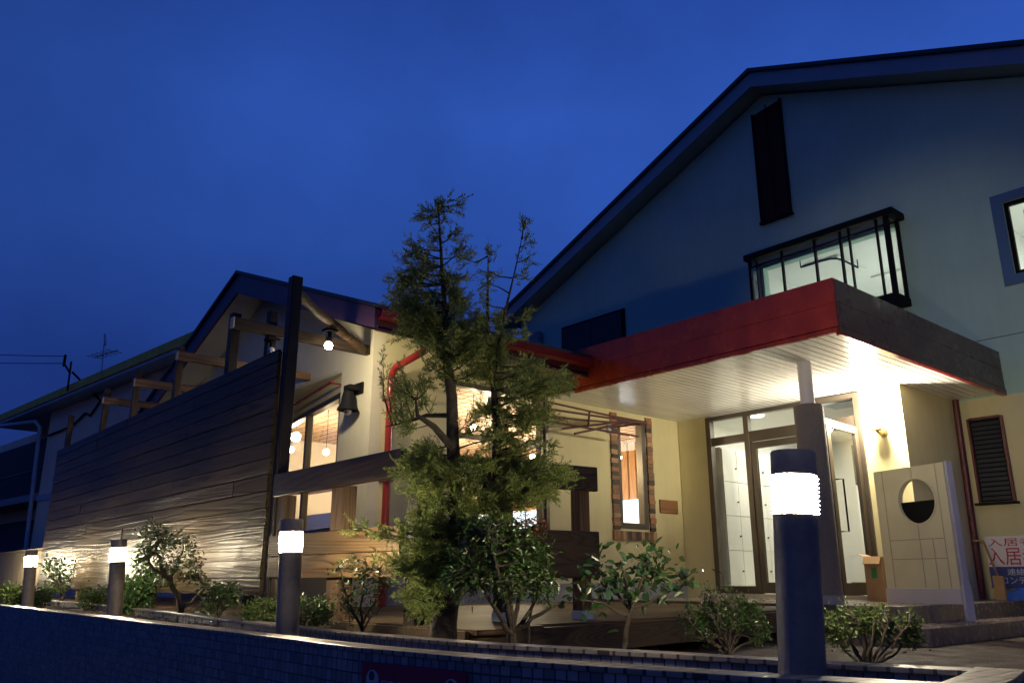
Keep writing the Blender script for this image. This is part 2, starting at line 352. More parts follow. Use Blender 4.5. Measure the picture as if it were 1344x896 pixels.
def zat(px, py, z):
    d = fw + rt*((px-672)/F) - up*((py-448)/F); return d*(z/d.z)

# ------------------------------------------------------------------ ground
GZ, ST = -.56, -1.15
tag(mesh('street', MB().add([(-400,-400,ST),(400,-400,ST),(400,400,ST),(-400,400,ST)], [(0,1,2,3)]), M['asphalt']), kind='structure')
tag(mesh('forecourt_paving', MB().box(-60, 30, 2.2, 60, ST-.1, GZ), M['paving']), kind='structure')
tag(mesh('kerb', MB().box(-.9, 30, 1.95, 2.2, ST-.1, GZ+.03), M['plinth'], bevel=.015), kind='structure')

# ------------------------------------------------------------------ main building
mb_ = Thing('apartment_building', 'large two-storey house with a dark blue-lit gable, bay window and entrance', 'building', (-6.6, 11.6, GZ))
RX, RZ, RS = -6.735, 8.494, .415
bay_h = (-7.02, -4.76, 3.9, 5.0); rw_h = (-3.34, -2.1, 3.84, 4.86)
w = MB().wall('Y', 11.6, 11.75, -13.18, 1.5, 2.28, 8.4, [bay_h, rw_h], (RX, RZ-.32, RS))
mb_.part('lower_wall', MB().wall('Y', 11.6, 11.75, -4.34, 1.5, GZ, 2.28), M['stucco'])
gw = mb_.part('gable_wall', w, M['siding'])
g2 = MB()
for z in (3.05,): 
    g2.box(-13.1 if z < 4 else -11.5, 1.5, 11.597, 11.605, z-.004, z+.004)
mb_.part('board_joint', g2, M['shutter'], gw)
rf = MB()
for sgn, ex in ((-1, -13.67), (1, 4.0)):
    ez = RZ - RS*abs(ex-RX)
    rf.prism([(RX, 11.2, RZ+.06), (ex+sgn*.05, 11.2, ez+.04), (ex+sgn*.05, 11.2, ez-.03), (RX, 11.2, RZ-.01)], (0, 12, 0))
ro = mb_.part('roof', rf, M['roof'])
rk = MB(); sf = MB()
for sgn, ex in ((-1, -13.67), (1, 4.0)):
    ez = RZ - RS*abs(ex-RX)
    rk.prism([(RX, 11.25, RZ-.012), (ex, 11.25, ez-.012), (ex, 11.25, ez-.25), (RX, 11.25, RZ-.29)], (0, .04, 0))
    sf.prism([(RX, 11.29, RZ-.27), (ex, 11.29, ez-.24), (ex, 11.29, ez-.26), (RX, 11.29, RZ-.29)], (0, .4, 0))
mb_.part('rake_board', rk, M['rake'], ro); mb_.part('soffit', sf, M['darksoffit'], ro)
mb_.part('side_wall', MB().box(-13.18, -13.05, 11.76, 22, 2.5, 5.35), M['siding'])
mb_.part('side_wall', MB().box(1.37, 1.499, 11.76, 22, GZ, 4.6), M['siding'])
# tall slit window under the ridge
sl = MB().prism([(-6.93, 11.585, 5.83), (-6.41, 11.585, 5.81), (-6.41, 11.585, 7.93), (-6.93, 11.585, 7.86)], (0, .03, 0))
so = mb_.part('slit_window', sl, M['darkglass'])
fr = MB().box(-6.96, -6.93, 11.55, 11.598, 5.78, 7.87).box(-6.41, -6.38, 11.55, 11.598, 5.78, 7.94).box(-6.97, -6.36, 11.53, 11.598, 5.76, 5.80).beam((-6.67, 11.56, 6.9), (-6.67, 11.562, 6.9), .02, 2.1)
mb_.part('frame', fr, M['black'], so)
# bay window
by = MB().box(-7.13, -4.63, 11.2, 11.6, 5.06, 5.16).box(-7.08, -4.70, 11.25, 11.6, 3.74, 3.86)
bo = mb_.part('bay_window', by, M['black'], bevel=.006)
bf = MB()
for x, wd in ((-7.06, .07), (-6.93, .03), (-6.47, .04), (-5.90, .045), (-5.48, .045), (-5.34, .03), (-4.92, .035), (-4.77, .1)):
    wd *= .72; bf.box(x-wd/2, x+wd/2, 11.26, 11.31, 3.86, 5.06)
bf.box(-7.06, -4.77, 11.268, 11.302, 4.93, 4.955).box(-7.06, -4.77, 11.268, 11.302, 3.861, 3.90)
for x in (-7.075, -4.735): bf.box(x-.02, x+.02, 11.53, 11.596, 3.86, 5.06)
mb_.part('frame', bf, M['black'], bo)
mb_.part('pane', MB().box(-7.02, -4.82, 11.283, 11.287, 3.9, 5.06).box(-4.745, -4.74, 11.32, 11.53, 3.87, 5.05).box(-7.075, -7.07, 11.32, 11.53, 3.87, 5.05), M['glass'], bo)
br_ = MB().box(-7.7, -4.2, 15.6, 15.7, 3.3, 5.4).box(-7.8, -7.7, 11.76, 15.7, 3.3, 5.4).box(-4.2, -4.1, 11.76, 15.7, 3.3, 5.4).box(-7.8, -4.1, 11.76, 15.7, 5.4, 5.5).box(-7.8, -4.1, 11.76, 15.7, 3.2, 3.3)
mb_.part('upper_room', br_, M['lobby'])
mb_.part('ceiling_panel', MB().box(-7.0, -6.35, 12.9, 13.9, 5.34, 5.395).box(-6.5, -5.9, 14.4, 14.9, 5.36, 5.395), M['white'], bevel=.01)
rl = [(-6.9, 12.62, 5.25), (-6.5, 12.62, 5.25), (-6.36, 12.64, 5.25), (-6.28, 12.72, 5.25), (-6.25, 12.9, 5.25), (-6.25, 13.4, 5.25)]
mb_.part('curtain_rail', MB().tube(rl, .018, 6).tube([(-6.9, 12.62, 5.25), (-6.9, 12.62, 5.4)], .01, 5).tube([(-6.25, 13.4, 5.25), (-6.25, 13.4, 5.4)], .01, 5), M['black'])
mb_.part('picture_frame', MB().box(-7.69, -7.66, 12.2, 13.0, 4.2, 5.0), M['shutter'])
mb_.part('curtain_box', MB().box(-6.2, -5.9, 11.9, 12.1, 5.2, 5.39), M['soffit'])
lp = mb_.part('ceiling_light', MB().box(-5.3, -4.6, 13.8, 15.0, 5.33, 5.39), M['panel'])
mb_.light('ceiling_light_lamp', 'AREA', (-5.0, 14.2, 5.3), 56, (.92, 1, .95), lp, shape='RECTANGLE', size=.7, size_y=1.2, target=(-5.2, 14.2, 0))
# window at the right edge
rwo = mb_.part('window', MB().box(-3.34, -2.1, 11.62, 11.68, 3.84, 3.89).box(-3.34, -2.1, 11.62, 11.68, 4.81, 4.86).box(-3.34, -3.29, 11.62, 11.68, 3.89, 4.81).box(-2.75, -2.70, 11.62, 11.68, 3.89, 4.81), M['black'])
mb_.part('pane', MB().box(-3.29, -2.1, 11.648, 11.652, 3.89, 4.81), M['glass'], rwo)
mb_.part('surround', MB().box(-3.48, -3.345, 11.575, 11.598, 3.70, 4.99).box(-3.345, -2.0, 11.575, 11.598, 4.865, 4.99).box(-3.345, -2.0, 11.575, 11.598, 3.70, 3.835), M['surround'], rwo)
mb_.part('blind', MB().box(-3.2, -2.1, 11.9, 11.92, 4.25, 4.8), M['white'], rwo)
mb_.part('side_room', MB().box(-3.9, -1.2, 14.5, 14.6, 3.3, 5.3).box(-4.0, -3.9, 11.76, 14.6, 3.3, 5.3).box(-1.2, -1.1, 11.76, 14.6, 3.3, 5.3).box(-4.0, -1.1, 11.76, 14.6, 5.3, 5.4).box(-4.0, -1.1, 11.76, 14.6, 3.2, 3.3), M['lobby'])
l2 = mb_.part('ceiling_light', MB().box(-2.6, -1.6, 13, 13.6, 5.23, 5.29), M['panel'])
mb_.light('ceiling_light_lamp', 'AREA', (-2.2, 13.2, 5.2), 40, (.95, 1, .92), l2, shape='RECTANGLE', size=1, size_y=.5, target=(-2.2, 13.2, 0))
# shuttered window on the left
lw = mb_.part('window', MB().box(-11.86, -10.10, 11.56, 11.598, 3.60, 5.08), M['black'], bevel=.01)
sh = MB().box(-11.80, -10.98, 11.54, 11.559, 3.65, 5.02).box(-10.96, -10.16, 11.53, 11.559, 3.65, 5.02)
mb_.part('shutter', sh, M['shutter'], lw)
mb_.part('vent_hood', MB().box(-12.78, -12.45, 11.45, 11.598, 4.80, 5.15), M['plinth'], bevel=.05)
# narrow louvred window low on the right
nw = mb_.part('louvre_window', MB().box(-4.17, -3.80, 11.57, 11.598, .94, 2.0), M['black'])
lv = MB()
for i in range(17): lv.beam((-4.15, 11.56, .98+i*.06), (-3.82, 11.56, .98+i*.06), .006, .05, (0, .5, 1))
mb_.part('louvre', lv, M['shutter'], nw)
mb_.part('frame', MB().box(-4.20, -4.17, 11.54, 11.597, .93, 2.02).box(-3.80, -3.77, 11.54, 11.597, .93, 2.02).box(-4.17, -3.80, 11.54, 11.597, 2.0, 2.03), M['maroon'], nw)
mb_.part('sill', MB().box(-4.24, -3.74, 11.5, 11.597, .90, .93), M['black'], nw)
mb_.part('downpipe', MB().tube([(-4.28, 11.5, 2.29), (-4.31, 11.5, GZ+.3)], .042, 12), M['maroon'], smooth=True)

# entrance: walls and storefront (faces the street, plane Y = 10)
en = MB().wall('Y', 10.0, 10.12, -7.74, -7.22, GZ, 2.30)
mb_.part('entrance_wall', en, M['stucco'])
mb_.part('entrance_pier', MB().box(-4.86, -4.34, 10.0, 11.6, GZ, 2.299), M['stucco'])
FR = MB()
FR.box(-7.22, -7.14, 9.97, 10.07, -.2, 2.28).box(-4.94, -4.86, 9.97, 10.07, -.2, 2.28).box(-7.14, -4.94, 9.97, 10.07, 2.22, 2.28)
FR.box(-6.58, -6.50, 9.975, 10.065, -.2, 2.22).box(-7.14, -6.58, 9.98, 10.06, 1.86, 1.97).box(-6.50, -4.94, 9.98, 10.06, 1.84, 1.99).box(-7.14, -6.58, 9.98, 10.06, -.2, -.10)
sfr = mb_.part('storefront_frame', FR, M['bronze'], bevel=.004)
mb_.part('pane', MB().box(-7.14, -6.58, 10.018, 10.022, 1.97, 2.22).box(-6.50, -4.94, 10.018, 10.022, 1.99, 2.22).box(-7.14, -6.58, 10.018, 10.022, -.1, 1.86), M['glassd'], sfr)
fx = MB().box(-6.49, -6.41, 9.99, 10.04, -.19, 1.83).box(-5.78, -5.70, 9.99, 10.04, -.19, 1.83).box(-6.41, -5.78, 9.99, 10.04, 1.74, 1.83).box(-6.41, -5.78, 9.99, 10.04, -.19, -.05)
dl = mb_.part('door_leaf', fx, M['bronze'], bevel=.003)
mb_.part('pane', MB().box(-6.41, -5.78, 10.013, 10.017, -.05, 1.74), M['glassd'], dl)
mb_.part('handle', MB().tube([(-5.83, 9.98, .45), (-5.83, 9.93, .45), (-5.83, 9.93, 1.1), (-5.83, 9.98, 1.1)], .012, 8), M['black'], dl)
hx, hy = -4.93, 9.955          # open leaf, swung outward
def D(a, b, z): return (hx + .05*a - .0*b, hy - a, z)
od = MB().beam(D(.05,0,.82), D(.0501,0,.82), .045, 2.02).beam(D(.04,0,-.19), D(.04,0,1.83), .08, .045, (1,0,0)).beam(D(.80,0,-.19), D(.80,0,1.83), .08, .045, (1,0,0))
od.beam(D(.08,0,1.785), D(.76,0,1.785), .042, .09).beam(D(.08,0,-.12), D(.76,0,-.12), .042, .14)
dl2 = mb_.part('door_leaf', od, M['bronze'], bevel=.003, label='open glass door leaf swung out over the porch')
mb_.part('pane', MB().beam(D(.08,0,.84), D(.76,0,.84), .005, 1.79), M['glassd'], dl2)
mb_.part('handle', MB().tube([(hx+.05, hy-.755, .52), (hx+.125, hy-.70, .52), (hx+.125, hy-.70, 1.12), (hx+.05, hy-.755, 1.12)], .011, 8), M['black'], dl2)
# lobby
lb = MB().box(-7.5, -4.6, 13.6, 13.7, -.2, 2.4).box(-7.6, -7.5, 10.12, 13.7, -.2, 2.4).box(-4.75, -4.6, 11.77, 13.6, -.2, 2.4).box(-4.86, -4.855, 10.1, 11.6, -.2, 2.28)
mb_.part('lobby_wall', lb, M['lobby'])
mb_.part('lobby_ceiling', MB().box(-7.5, -4.8, 10.12, 13.6, 2.29, 2.38), M['lobby'])
mb_.part('lobby_floor', MB().box(-7.5, -4.8, 9.97, 13.6, -.4, -.2), M['lobfloor'])
mb_.part('skirting', MB().box(-7.1, -4.86, 13.57, 13.598, -.199, -.06), M['black'])
mb_.part('inner_door', MB().box(-6.55, -6.38, 13.0, 13.55, -.19, 1.9).box(-6.0, -5.96, 12.6, 13.59, -.19, 2.28), M['white'], bevel=.005)
dn = mb_.part('ceiling_light', MB().lathe((-6.63, 10.42, 2.275), [(.10, 0), (.10, .013)], 24), M['down'])
mb_.light('lobby_lamp', 'AREA', (-6.2, 11.6, 2.25), 72, (1, .94, .82), dn, shape='RECTANGLE', size=1.4, size_y=2.2, target=(-6.2, 11.6, 0))
mb_.part('ceiling_light', MB().lathe((-6.2, 12.9, 2.275), [(.10, 0), (.10, .013)], 24), M['down'])
mb_.part('ceiling_vent', MB().box(-5.6, -5.1, 10.4, 10.8, 2.27, 2.289), M['npipe'])
nb = Thing('notice_board', 'dark framed notice board with a red slip on the lobby back wall', 'notice board', (-6.45, 13.5, 1.2))
nb.part('frame', MB().box(-6.52, -6.12, 12.94, 12.99, 1.45, 2.1), M['shutter'])
nb.part('paper', MB().box(-6.47, -6.2, 12.93, 12.939, 1.78, 2.05), M['white']); nb.part('slip', MB().box(-6.47, -6.2, 12.93, 12.939, 1.60, 1.70), M['redtext'])
# lockers along the left lobby wall
lk = Thing('locker_bank', 'white shoe locker bank seen through the entrance glass', 'locker', (-7.3, 10.8, -.2))
lk.part('carcass', MB().box(-7.45, -7.125, 10.16, 12.3, -.19, 1.86), M['locker'])
for j in range(6):
    for i in range(4):
        y0 = 10.17+j*.355; z0 = -.10+i*.488
        d = lk.part('door', MB().box(-7.12, -7.10, y0, y0+.347, z0, z0+.480), M['locker'], bevel=.003)
        lk.part('lock', MB().lathe((-7.10, y0+.31, z0+.2), [(.012, 0), (.012, .02)], 8, (1,0,0)), M['bronze'], d)

# ------------------------------------------------------------------ porch floor, steps
ps = MB().prism([(-7.74, 8.0, 0), (-4.45, 8.0, 0), (-3.72, 8.05, 0), (-3.72, 11.598, 0), (-7.74, 11.598, 0)], (0, 0, .25)); ps.v = [(x, y, z-.50) for x, y, z in ps.v]
tag(mesh('porch_floor', ps, M['porch'], bevel=.01), kind='structure')
st = MB().prism([(-4.5, 7.4, GZ-.02), (-3.55, 7.3, GZ-.02), (-3.30, 7.55, GZ-.02), (-3.30, 11.598, GZ-.02), (-3.717, 11.598, GZ-.02), (-3.717, 8.045, GZ-.02), (-4.5, 7.995, GZ-.02)], (0, 0, .17))
tag(mesh('porch_step', st, M['porch'], bevel=.01), kind='structure')

# ------------------------------------------------------------------ canopy
cx0, cx1, cy0, cy1, cz0, cz1 = -7.30, -3.69, 7.335, 11.594, 2.30, 2.85
cn = Thing('entrance_canopy', 'flat entrance canopy with wet red front fascia and slatted white ceiling', 'canopy', (-4.6, 8.2, -.25))
cn.part('red_fascia', MB().box(cx0, cx1, cy0, cy0+.03, cz0+.05, 2.58).box(cx0, cx1, cy0+.004, cy0+.03, 2.58, 2.59).box(cx0, cx1, cy0, cy0+.03, 2.59, cz1).box(cx0, cx1, cy0-.015, cy0+.03, cz0-.01, cz0+.035), M['red'], bevel=.003)
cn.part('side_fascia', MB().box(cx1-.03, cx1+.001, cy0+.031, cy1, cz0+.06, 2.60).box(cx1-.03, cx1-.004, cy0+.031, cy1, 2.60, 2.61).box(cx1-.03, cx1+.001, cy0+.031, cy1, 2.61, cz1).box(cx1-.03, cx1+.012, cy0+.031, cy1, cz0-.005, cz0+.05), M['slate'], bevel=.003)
cn.part('red_edge', MB().box(cx1-.04, cx1+.010, cy0+.032, cy1, cz0-.034, cz0-.0055), M['redpipe'])
cn.part('roof_slab', MB().box(cx0, cx1-.031, cy0+.031, cy1, cz1-.05, cz1-.003).box(cx0, cx1-.05, cy0+.04, cy1, cz0+.04, cz0+.08), M['slate'])
ce = MB(); x = -7.735
while x < cx1-.06:
    ce.box(x, min(x+.085, cx1-.05), cy0+.032, cy1, cz0+.0, cz0+.02); x += .1
cn.part('ceiling', ce, M['ceil'])
cn.part('ceiling_backing', MB().box(-7.735, cx1-.05, cy0+.033, cy1, cz0+.016, cz0+.038), M['groove'])
col = cn.part('column', MB().lathe((-4.55, 8.17, -.25), [(.075, 0), (.075, 2.55)], 24), M['lav'], smooth=True)
cn.part('stone_sleeve', MB().lathe((-4.55, 8.17, -.17), [(.155, 0), (.155, 1.96), (.145, 1.98), (.077, 1.98)], 28), M['stone'], col, smooth=True)
cn.part('foot', MB().lathe((-4.55, 8.17, -.25), [(.16, 0), (.16, .085)], 28), M['plinth'], col, smooth=True)
# porch wall lamp
pl = Thing('wall_lamp', 'brass bracket wall lamp glaring beside the entrance door', 'lamp', (-4.6, 9.998, 1.7))
pl.part('bracket', MB().tube([(-4.6, 9.99, 1.72), (-4.6, 9.90, 1.70), (-4.62, 9.85, 1.74)], .018, 8).lathe((-4.62, 9.85, 1.74), [(.06, 0), (.06, .025), (.045, .05)], 16).lathe((-4.6, 9.998, 1.72), [(.05, 0), (.045, .02)], 16, (0,-1,0)), M['brass'], smooth=True)
gl = pl.part('glass_shade', MB().lathe((-4.62, 9.85, 1.79), [(.04, 0), (.055, .03), (.055, .20), (.03, .24)], 16), M['porch_glow'], smooth=True)
pl.light('wall_lamp_bulb', 'POINT', (-4.62, 9.72, 1.95), PORCH_W, (1, .88, .66), gl, shadow_soft_size=.06)

# ------------------------------------------------------------------ left wing
wg = Thing('wing_building', 'low cream wing with a gabled roof, red gutters and warmly lit windows', 'building', (-10.8, 8, GZ))
WX, WZ, WS = -10.84, 4.165, .386
XW = -7.75
wl = MB().wall('X', XW, XW-.15, 4.75, 11.59, GZ, 2.72, [(5.72, 7.22, -.2, 2.30), (8.62, 9.22, .66, 2.22)])
wg.part('side_wall', wl, M['stucco'])
wf = MB().wall('Y', 4.6, 4.75, -13.95, XW, 2.36, 4.2, [], (WX, WZ-.27, WS)).box(-8.44, XW, 4.6, 4.749, GZ, 2.36)
wg.part('front_wall', wf, M['palestucco'])
# recessed window wall, turned ten degrees
ang = math.radians(10); O = Vector((-8.44, 4.66, 0)); du = Vector((-math.cos(ang), math.sin(ang), 0)); dn_ = Vector((-math.sin(ang), -math.cos(ang), 0))
def R(u, n, z): return tuple(O + du*u + dn_*n + Vector((0, 0, z)))
def rbox(mbx, u0, u1, n0, n1, z0, z1):
    v = [R(u, n, z) for z in (z0, z1) for u, n in ((u0,n0),(u1,n0),(u1,n1),(u0,n1))]
    return mbx.add(v, [(0,3,2,1),(4,5,6,7),(0,1,5,4),(1,2,6,5),(2,3,7,6),(3,0,4,7)])
rw = MB(); rbox(rw, 0, 5.5, -.12, 0, 2.13, 2.345); rbox(rw, 2.86, 5.5, -.12, 0, GZ, 2.13); rbox(rw, 0, 2.86, -.12, 0, GZ, .50); rbox(rw, 0, .10, -.12, 0, .50, 2.13)
wg.part('recess_wall', rw, M['stucco'])
wg.part('recess_ceiling', MB().box(-13.9, -8.3, 4.62, 5.7, 2.348, 2.40), M['soffit'])
win = MB(); rbox(win, .10, 2.86, -.08, .02, 2.06, 2.128); rbox(win, .10, .15, -.08, .02, .56, 2.06); rbox(win, 2.81, 2.86, -.08, .02, .56, 2.06); rbox(win, 1.38, 1.46, -.06, .02, .56, 2.06); rbox(win, .08, 2.88, -.08, .06, .502, .56)
wo_ = wg.part('window', win, M['bronze'], bevel=.004)
pn = MB(); rbox(pn, .15, 2.81, -.034, -.03, .56, 2.06); wg.part('pane', pn, M['glass'], wo_)
rp_ = wg.part('curtain_pole', MB().tube([R(.02, .16, 2.22), R(2.6, .16, 2.22)], .016, 8).tube([R(.1, .0, 2.22), R(.1, .16, 2.22)], .01, 6).tube([R(2.5, .0, 2.22), R(2.5, .16, 2.22)], .01, 6), M['redpipe'])
# roof
r_ = MB(); fs = MB(); sfw = MB()
for sgn, ex in ((1, -7.03), (-1, -14.65)):
    ez = WZ - WS*abs(ex-WX)
    r_.prism([(WX, 4.13, WZ+.05), (ex+sgn*.04, 4.13, ez+.035), (ex+sgn*.04, 4.13, ez-.01), (WX, 4.13, WZ+.005)], (0, 7.46, 0))
    fs.prism([(WX, 4.17, WZ), (ex, 4.17, ez), (ex, 4.17, ez-.22), (WX, 4.17, WZ-.29)], (0, .035, 0))
    sfw.prism([(WX, 4.206, WZ-.25), (ex, 4.206, ez-.19), (ex, 4.206, ez-.21), (WX, 4.206, WZ-.27)], (0, 7.38, 0))
wr = wg.part('roof', r_, M['roof'])
wg.part('rake_board', fs, M['violet'], wr); wg.part('soffit', sfw, M['soffit'], wr)
ez = WZ - WS*(-7.03-WX)
wg.part('eave_board', MB().box(-7.06, -7.03, 4.21, 7.33, ez-.24, ez-.002), M['maroon'], wr)
gt = MB()
prof = [(-7.028, ez-.02), (-7.028, ez-.11), (-6.985, ez-.135), (-6.93, ez-.11), (-6.92, ez-.03), (-6.932, ez-.03), (-6.94, ez-.10), (-6.985, ez-.12), (-7.016, ez-.10), (-7.016, ez-.02)]
gt.prism([(x, 4.20, z) for x, z in prof], (0, 3.12, 0))
gu = wg.part('gutter', gt, M['redpipe'], smooth=True)
wg.part('downpipe', MB().tube([(-6.97, 4.75, ez-.10), (-6.97, 4.80, ez-.22), (-7.0, 4.83, ez-.29), (-7.08, 4.83, ez-.34), (-7.58, 4.80, 2.27), (-7.655, 4.80, 2.2), (-7.67, 4.80, 2.1), (-7.67, 4.80, GZ+.25)], .042, 12), M['redpipe'], smooth=True)
cl = MB()
for z in (1.9, 1.0, .1): cl.box(-7.75, -7.62, 4.745, 4.855, z, z+.03)
wg.part('pipe_clip', cl, M['maroon'])
# patio doors in the side wall
pd = MB()
for a, b in ((5.72, 5.78), (7.16, 7.22)): pd.box(XW-.11, XW-.01, a, b, -.2, 2.30)
pd.box(XW-.11, XW-.01, 5.78, 7.16, 2.24, 2.30).box(XW-.11, XW-.01, 5.78, 7.16, -.2, -.12).box(XW-.09, XW-.02, 6.44, 6.50, -.12, 2.24).box(XW-.09, XW-.02, 5.78, 6.44, 1.62, 1.68).box(XW-.09, XW-.02, 6.50, 7.16, 1.62, 1.68).box(XW-.02, XW+.02, 7.22, 7.28, -.2, 2.32)
po = wg.part('patio_door', pd, M['bronze'], bevel=.004)
wg.part('pane', MB().box(XW-.058, XW-.054, 5.78, 7.16, -.12, 2.24), M['glass'], po)
# narrow window with a mosaic of wood-end blocks round it
nf = MB().box(XW-.1, XW+.012, 8.62, 8.68, .66, 2.22).box(XW-.1, XW+.012, 9.13, 9.22, .66, 2.22).box(XW-.1, XW+.012, 8.68, 9.13, .66, .74).box(XW-.1, XW+.012, 8.68, 9.13, 2.14, 2.22)
no = wg.part('window', nf, M['bronze'], bevel=.004)
wg.part('pane', MB().box(XW-.052, XW-.048, 8.68, 9.13, .74, 2.14), M['glass'], no)
random.seed(4)
brick_m = [mat('block_'+n, c, .7, var=.2, vs=15, bump=.3) for n, c in (('dark', (.05, .035, .025)), ('tan', (.36, .22, .12)), ('brown', (.18, .10, .055)), ('rust', (.30, .14, .07)))]
class Blk:
    def __init__(s, m): s.m = m
    def box(s, *a): wg.part('block', MB().box(*a), s.m, no)
bl = [Blk(m) for m in brick_m]
for y0, y1 in ((8.47, 8.60), (9.235, 9.35)):
    z = .64; k = 0
    while z < 2.24:
        h = .052 + random.random()*.02; random.choice(bl[1:] if k % 2 else bl[:1]+bl[:1]+bl[2:]).box(XW-.0, XW+.022+random.random()*.012, y0+random.uniform(-.008, .008), y1+random.uniform(-.008, .008), z, min(z+h-.004, 2.27)); z += h; k += 1
y = 8.46
while y < 9.33:
    h = .035+random.random()*.05; random.choice(bl).box(XW, XW+.024+random.random()*.01, y, y+h-.004, .50+random.uniform(-.012, .008), .625); y += h
wg.part('plinth', MB().box(XW, XW+.02, 4.9, 10.0, GZ, -.06), M['plinth'])
# room behind the windows
rmw = MB().box(-13.8, -7.91, 11.45, 11.55, -.3, 2.7).box(-13.95, -13.8, 5.75, 11.55, -.3, 2.7)
wg.part('room_wall', rmw, M['roomwall'])
wg.part('room_floor', MB().box(-13.8, -7.92, 4.9, 11.45, -.4, -.2), M['lobfloor'])
wg.part('room_ceiling', MB().box(-13.8, -7.92, 4.78, 11.45, 2.42, 2.5), M['lattice'])
sw = MB()
x = -13.4
while x < -8.0: sw.box(x, x+.14, 11.40, 11.449, 1.35, 2.41); x += .19
wg.part('wood_panelling', sw, M['wood_in'])
wg.part('white_cabinet_glow', MB().box(-11.2, -8.3, 11.2, 11.44, .3, 1.34), M['cool'])  # plain white cabinet, its brightness put in as emission
cb = wg.part('shelf', MB().box(-10.2, -8.3, 8.05, 8.25, -.19, .95), M['lobby'], bevel=.004)
wg.part('screen', MB().box(-10.1, -8.35, 8.035, 8.048, .45, .93), M['cool'], cb)  # white shelf front, no display; its glow is painted on
gr = MB()
for i in range(6): gr.box(-10.1+i*.35, -10.085+i*.35, 8.02, 8.034, .45, .93)
wg.part('grid_bar', gr, M['bronze'], cb)
wg.part('counter', MB().box(-12.8, -11.2, 6.4, 7.0, -.19, 1.0), M['bannerblue'], bevel=.01)
wg.part('shade_board', MB().box(-12.9, -11.0, 6.2, 6.5, 1.35, 1.5), M['wood_in'])
for i, (x, y, z) in enumerate(((-11.6, 5.6, 2.08), (-11.3, 5.4, 1.83), (-10.6, 5.6, 1.735), (-10.4, 9.4, 2.0), (-9.5, 10.6, 2.0), (-8.6, 6.7, 1.95), (-9.2, 7.6, 1.95), (-9.35, 10.4, 1.62), (-11.6, 6.9, 1.9), (-11.4, 9.2, 1.95))):  # the last two bulbs are added to brighten the room
    t = Thing('pendant_bulb', ['larger upper bulb glowing in the left pane of the front window', 'lower small bulb at the left edge of the front window', 'small bulb low in the right pane of the front window', 'bare bulb hanging in the middle of the wing room', 'upper bare bulb seen in the narrow block-framed window', 'bare bulb just inside the patio doors', 'bare bulb above the white shelf with painted-on glow in the wing room', 'lower bare bulb seen in the narrow block-framed window', 'added bulb over the blue counter to brighten the wing room', 'added bulb at the far left back to brighten the wing room'][i], 'bulb', (x, y, z), 'bulbs hanging in the wing room')
    t.part('cord', MB().tube([(x, y, z+.05), (x, y, 2.42)], .004, 5), M['black'])
    b = t.part('bulb', MB().sphere((x, y, z), .045 if i else .075, 12, 8), M['bulb'], smooth=True)
    if i in (0, 3, 6, 8, 9): t.light('bulb_lamp', 'POINT', (x, y, z-.14), 95, (1, .78, .48), b, shadow_soft_size=.08)
# bell shaped lamp on the front wall
bx = Vector((-8.08, 4.5, 1.82))
be = Thing('bell_lamp', 'black bell shaped lamp hung on the front wall beside the window', 'lamp', (-8.08, 4.6, 1.95))
be.part('bracket', MB().box(-8.13, -7.91, 4.575, 4.599, 2.0, 2.13).box(-8.09, -7.95, 4.44, 4.575, 2.03, 2.09), M['black'], bevel=.006)
be.part('bell', MB().lathe((-8.02, 4.47, 1.80), [(.125, 0), (.118, .02), (.085, .07), (.072, .16), (.06, .21), (.03, .23), (.02, .26)], 20), M['black'], smooth=True)
be.part('bulb', MB().sphere((-8.02, 4.47, 1.79), .045), M['lav'], smooth=True)
# wooden plaque
tag(mesh('wall_plaque', MB().box(XW+.001, XW+.028, 9.47, 9.87, .91, 1.10), M['plank'], base=(0,0,0), bevel=.004), 'small reddish wooden plaque on the cream wall beside the entrance', 'plaque')
# folded red drying rack on the side wall
dr = Thing('drying_rack', 'folded red metal drying rack sticking out over the patio doors', 'drying rack', (-7.6, 7.4, 1.95))
X1 = -7.2
for n, a, b in (('bar', (X1, 6.15, 2.10), (X1, 8.56, 2.03)), ('bar', (X1+.05, 6.15, 1.97), (X1+.05, 8.56, 2.02)), ('bar', (X1-.1, 6.15, 1.87), (X1-.1, 8.55, 1.86)), ('bar', (X1-.05, 6.7, 1.90), (X1-.05, 8.3, 2.0)),
                ('strut', (X1, 7.22, 1.74), (X1-.05, 8.30, 2.02)), ('strut', (X1-.1, 7.1, 1.80), (X1-.08, 8.1, 2.0)), ('strut', (X1, 7.5, 2.06), (X1-.05, 7.52, 1.87)), ('arm', (X1, 8.54, 2.03), (XW+.02, 8.44, 2.03)), ('arm', (X1, 6.3, 2.09), (XW+.02, 6.3, 2.09))):
    dr.part(n, MB().tube([a, b], .014, 8), M['maroon'])
dr.part('bracket', MB().box(XW+.001, XW+.04, 8.40, 8.46, 1.95, 2.1).box(XW+.001, XW+.04, 6.26, 6.34, 2.0, 2.16), M['npipe'])

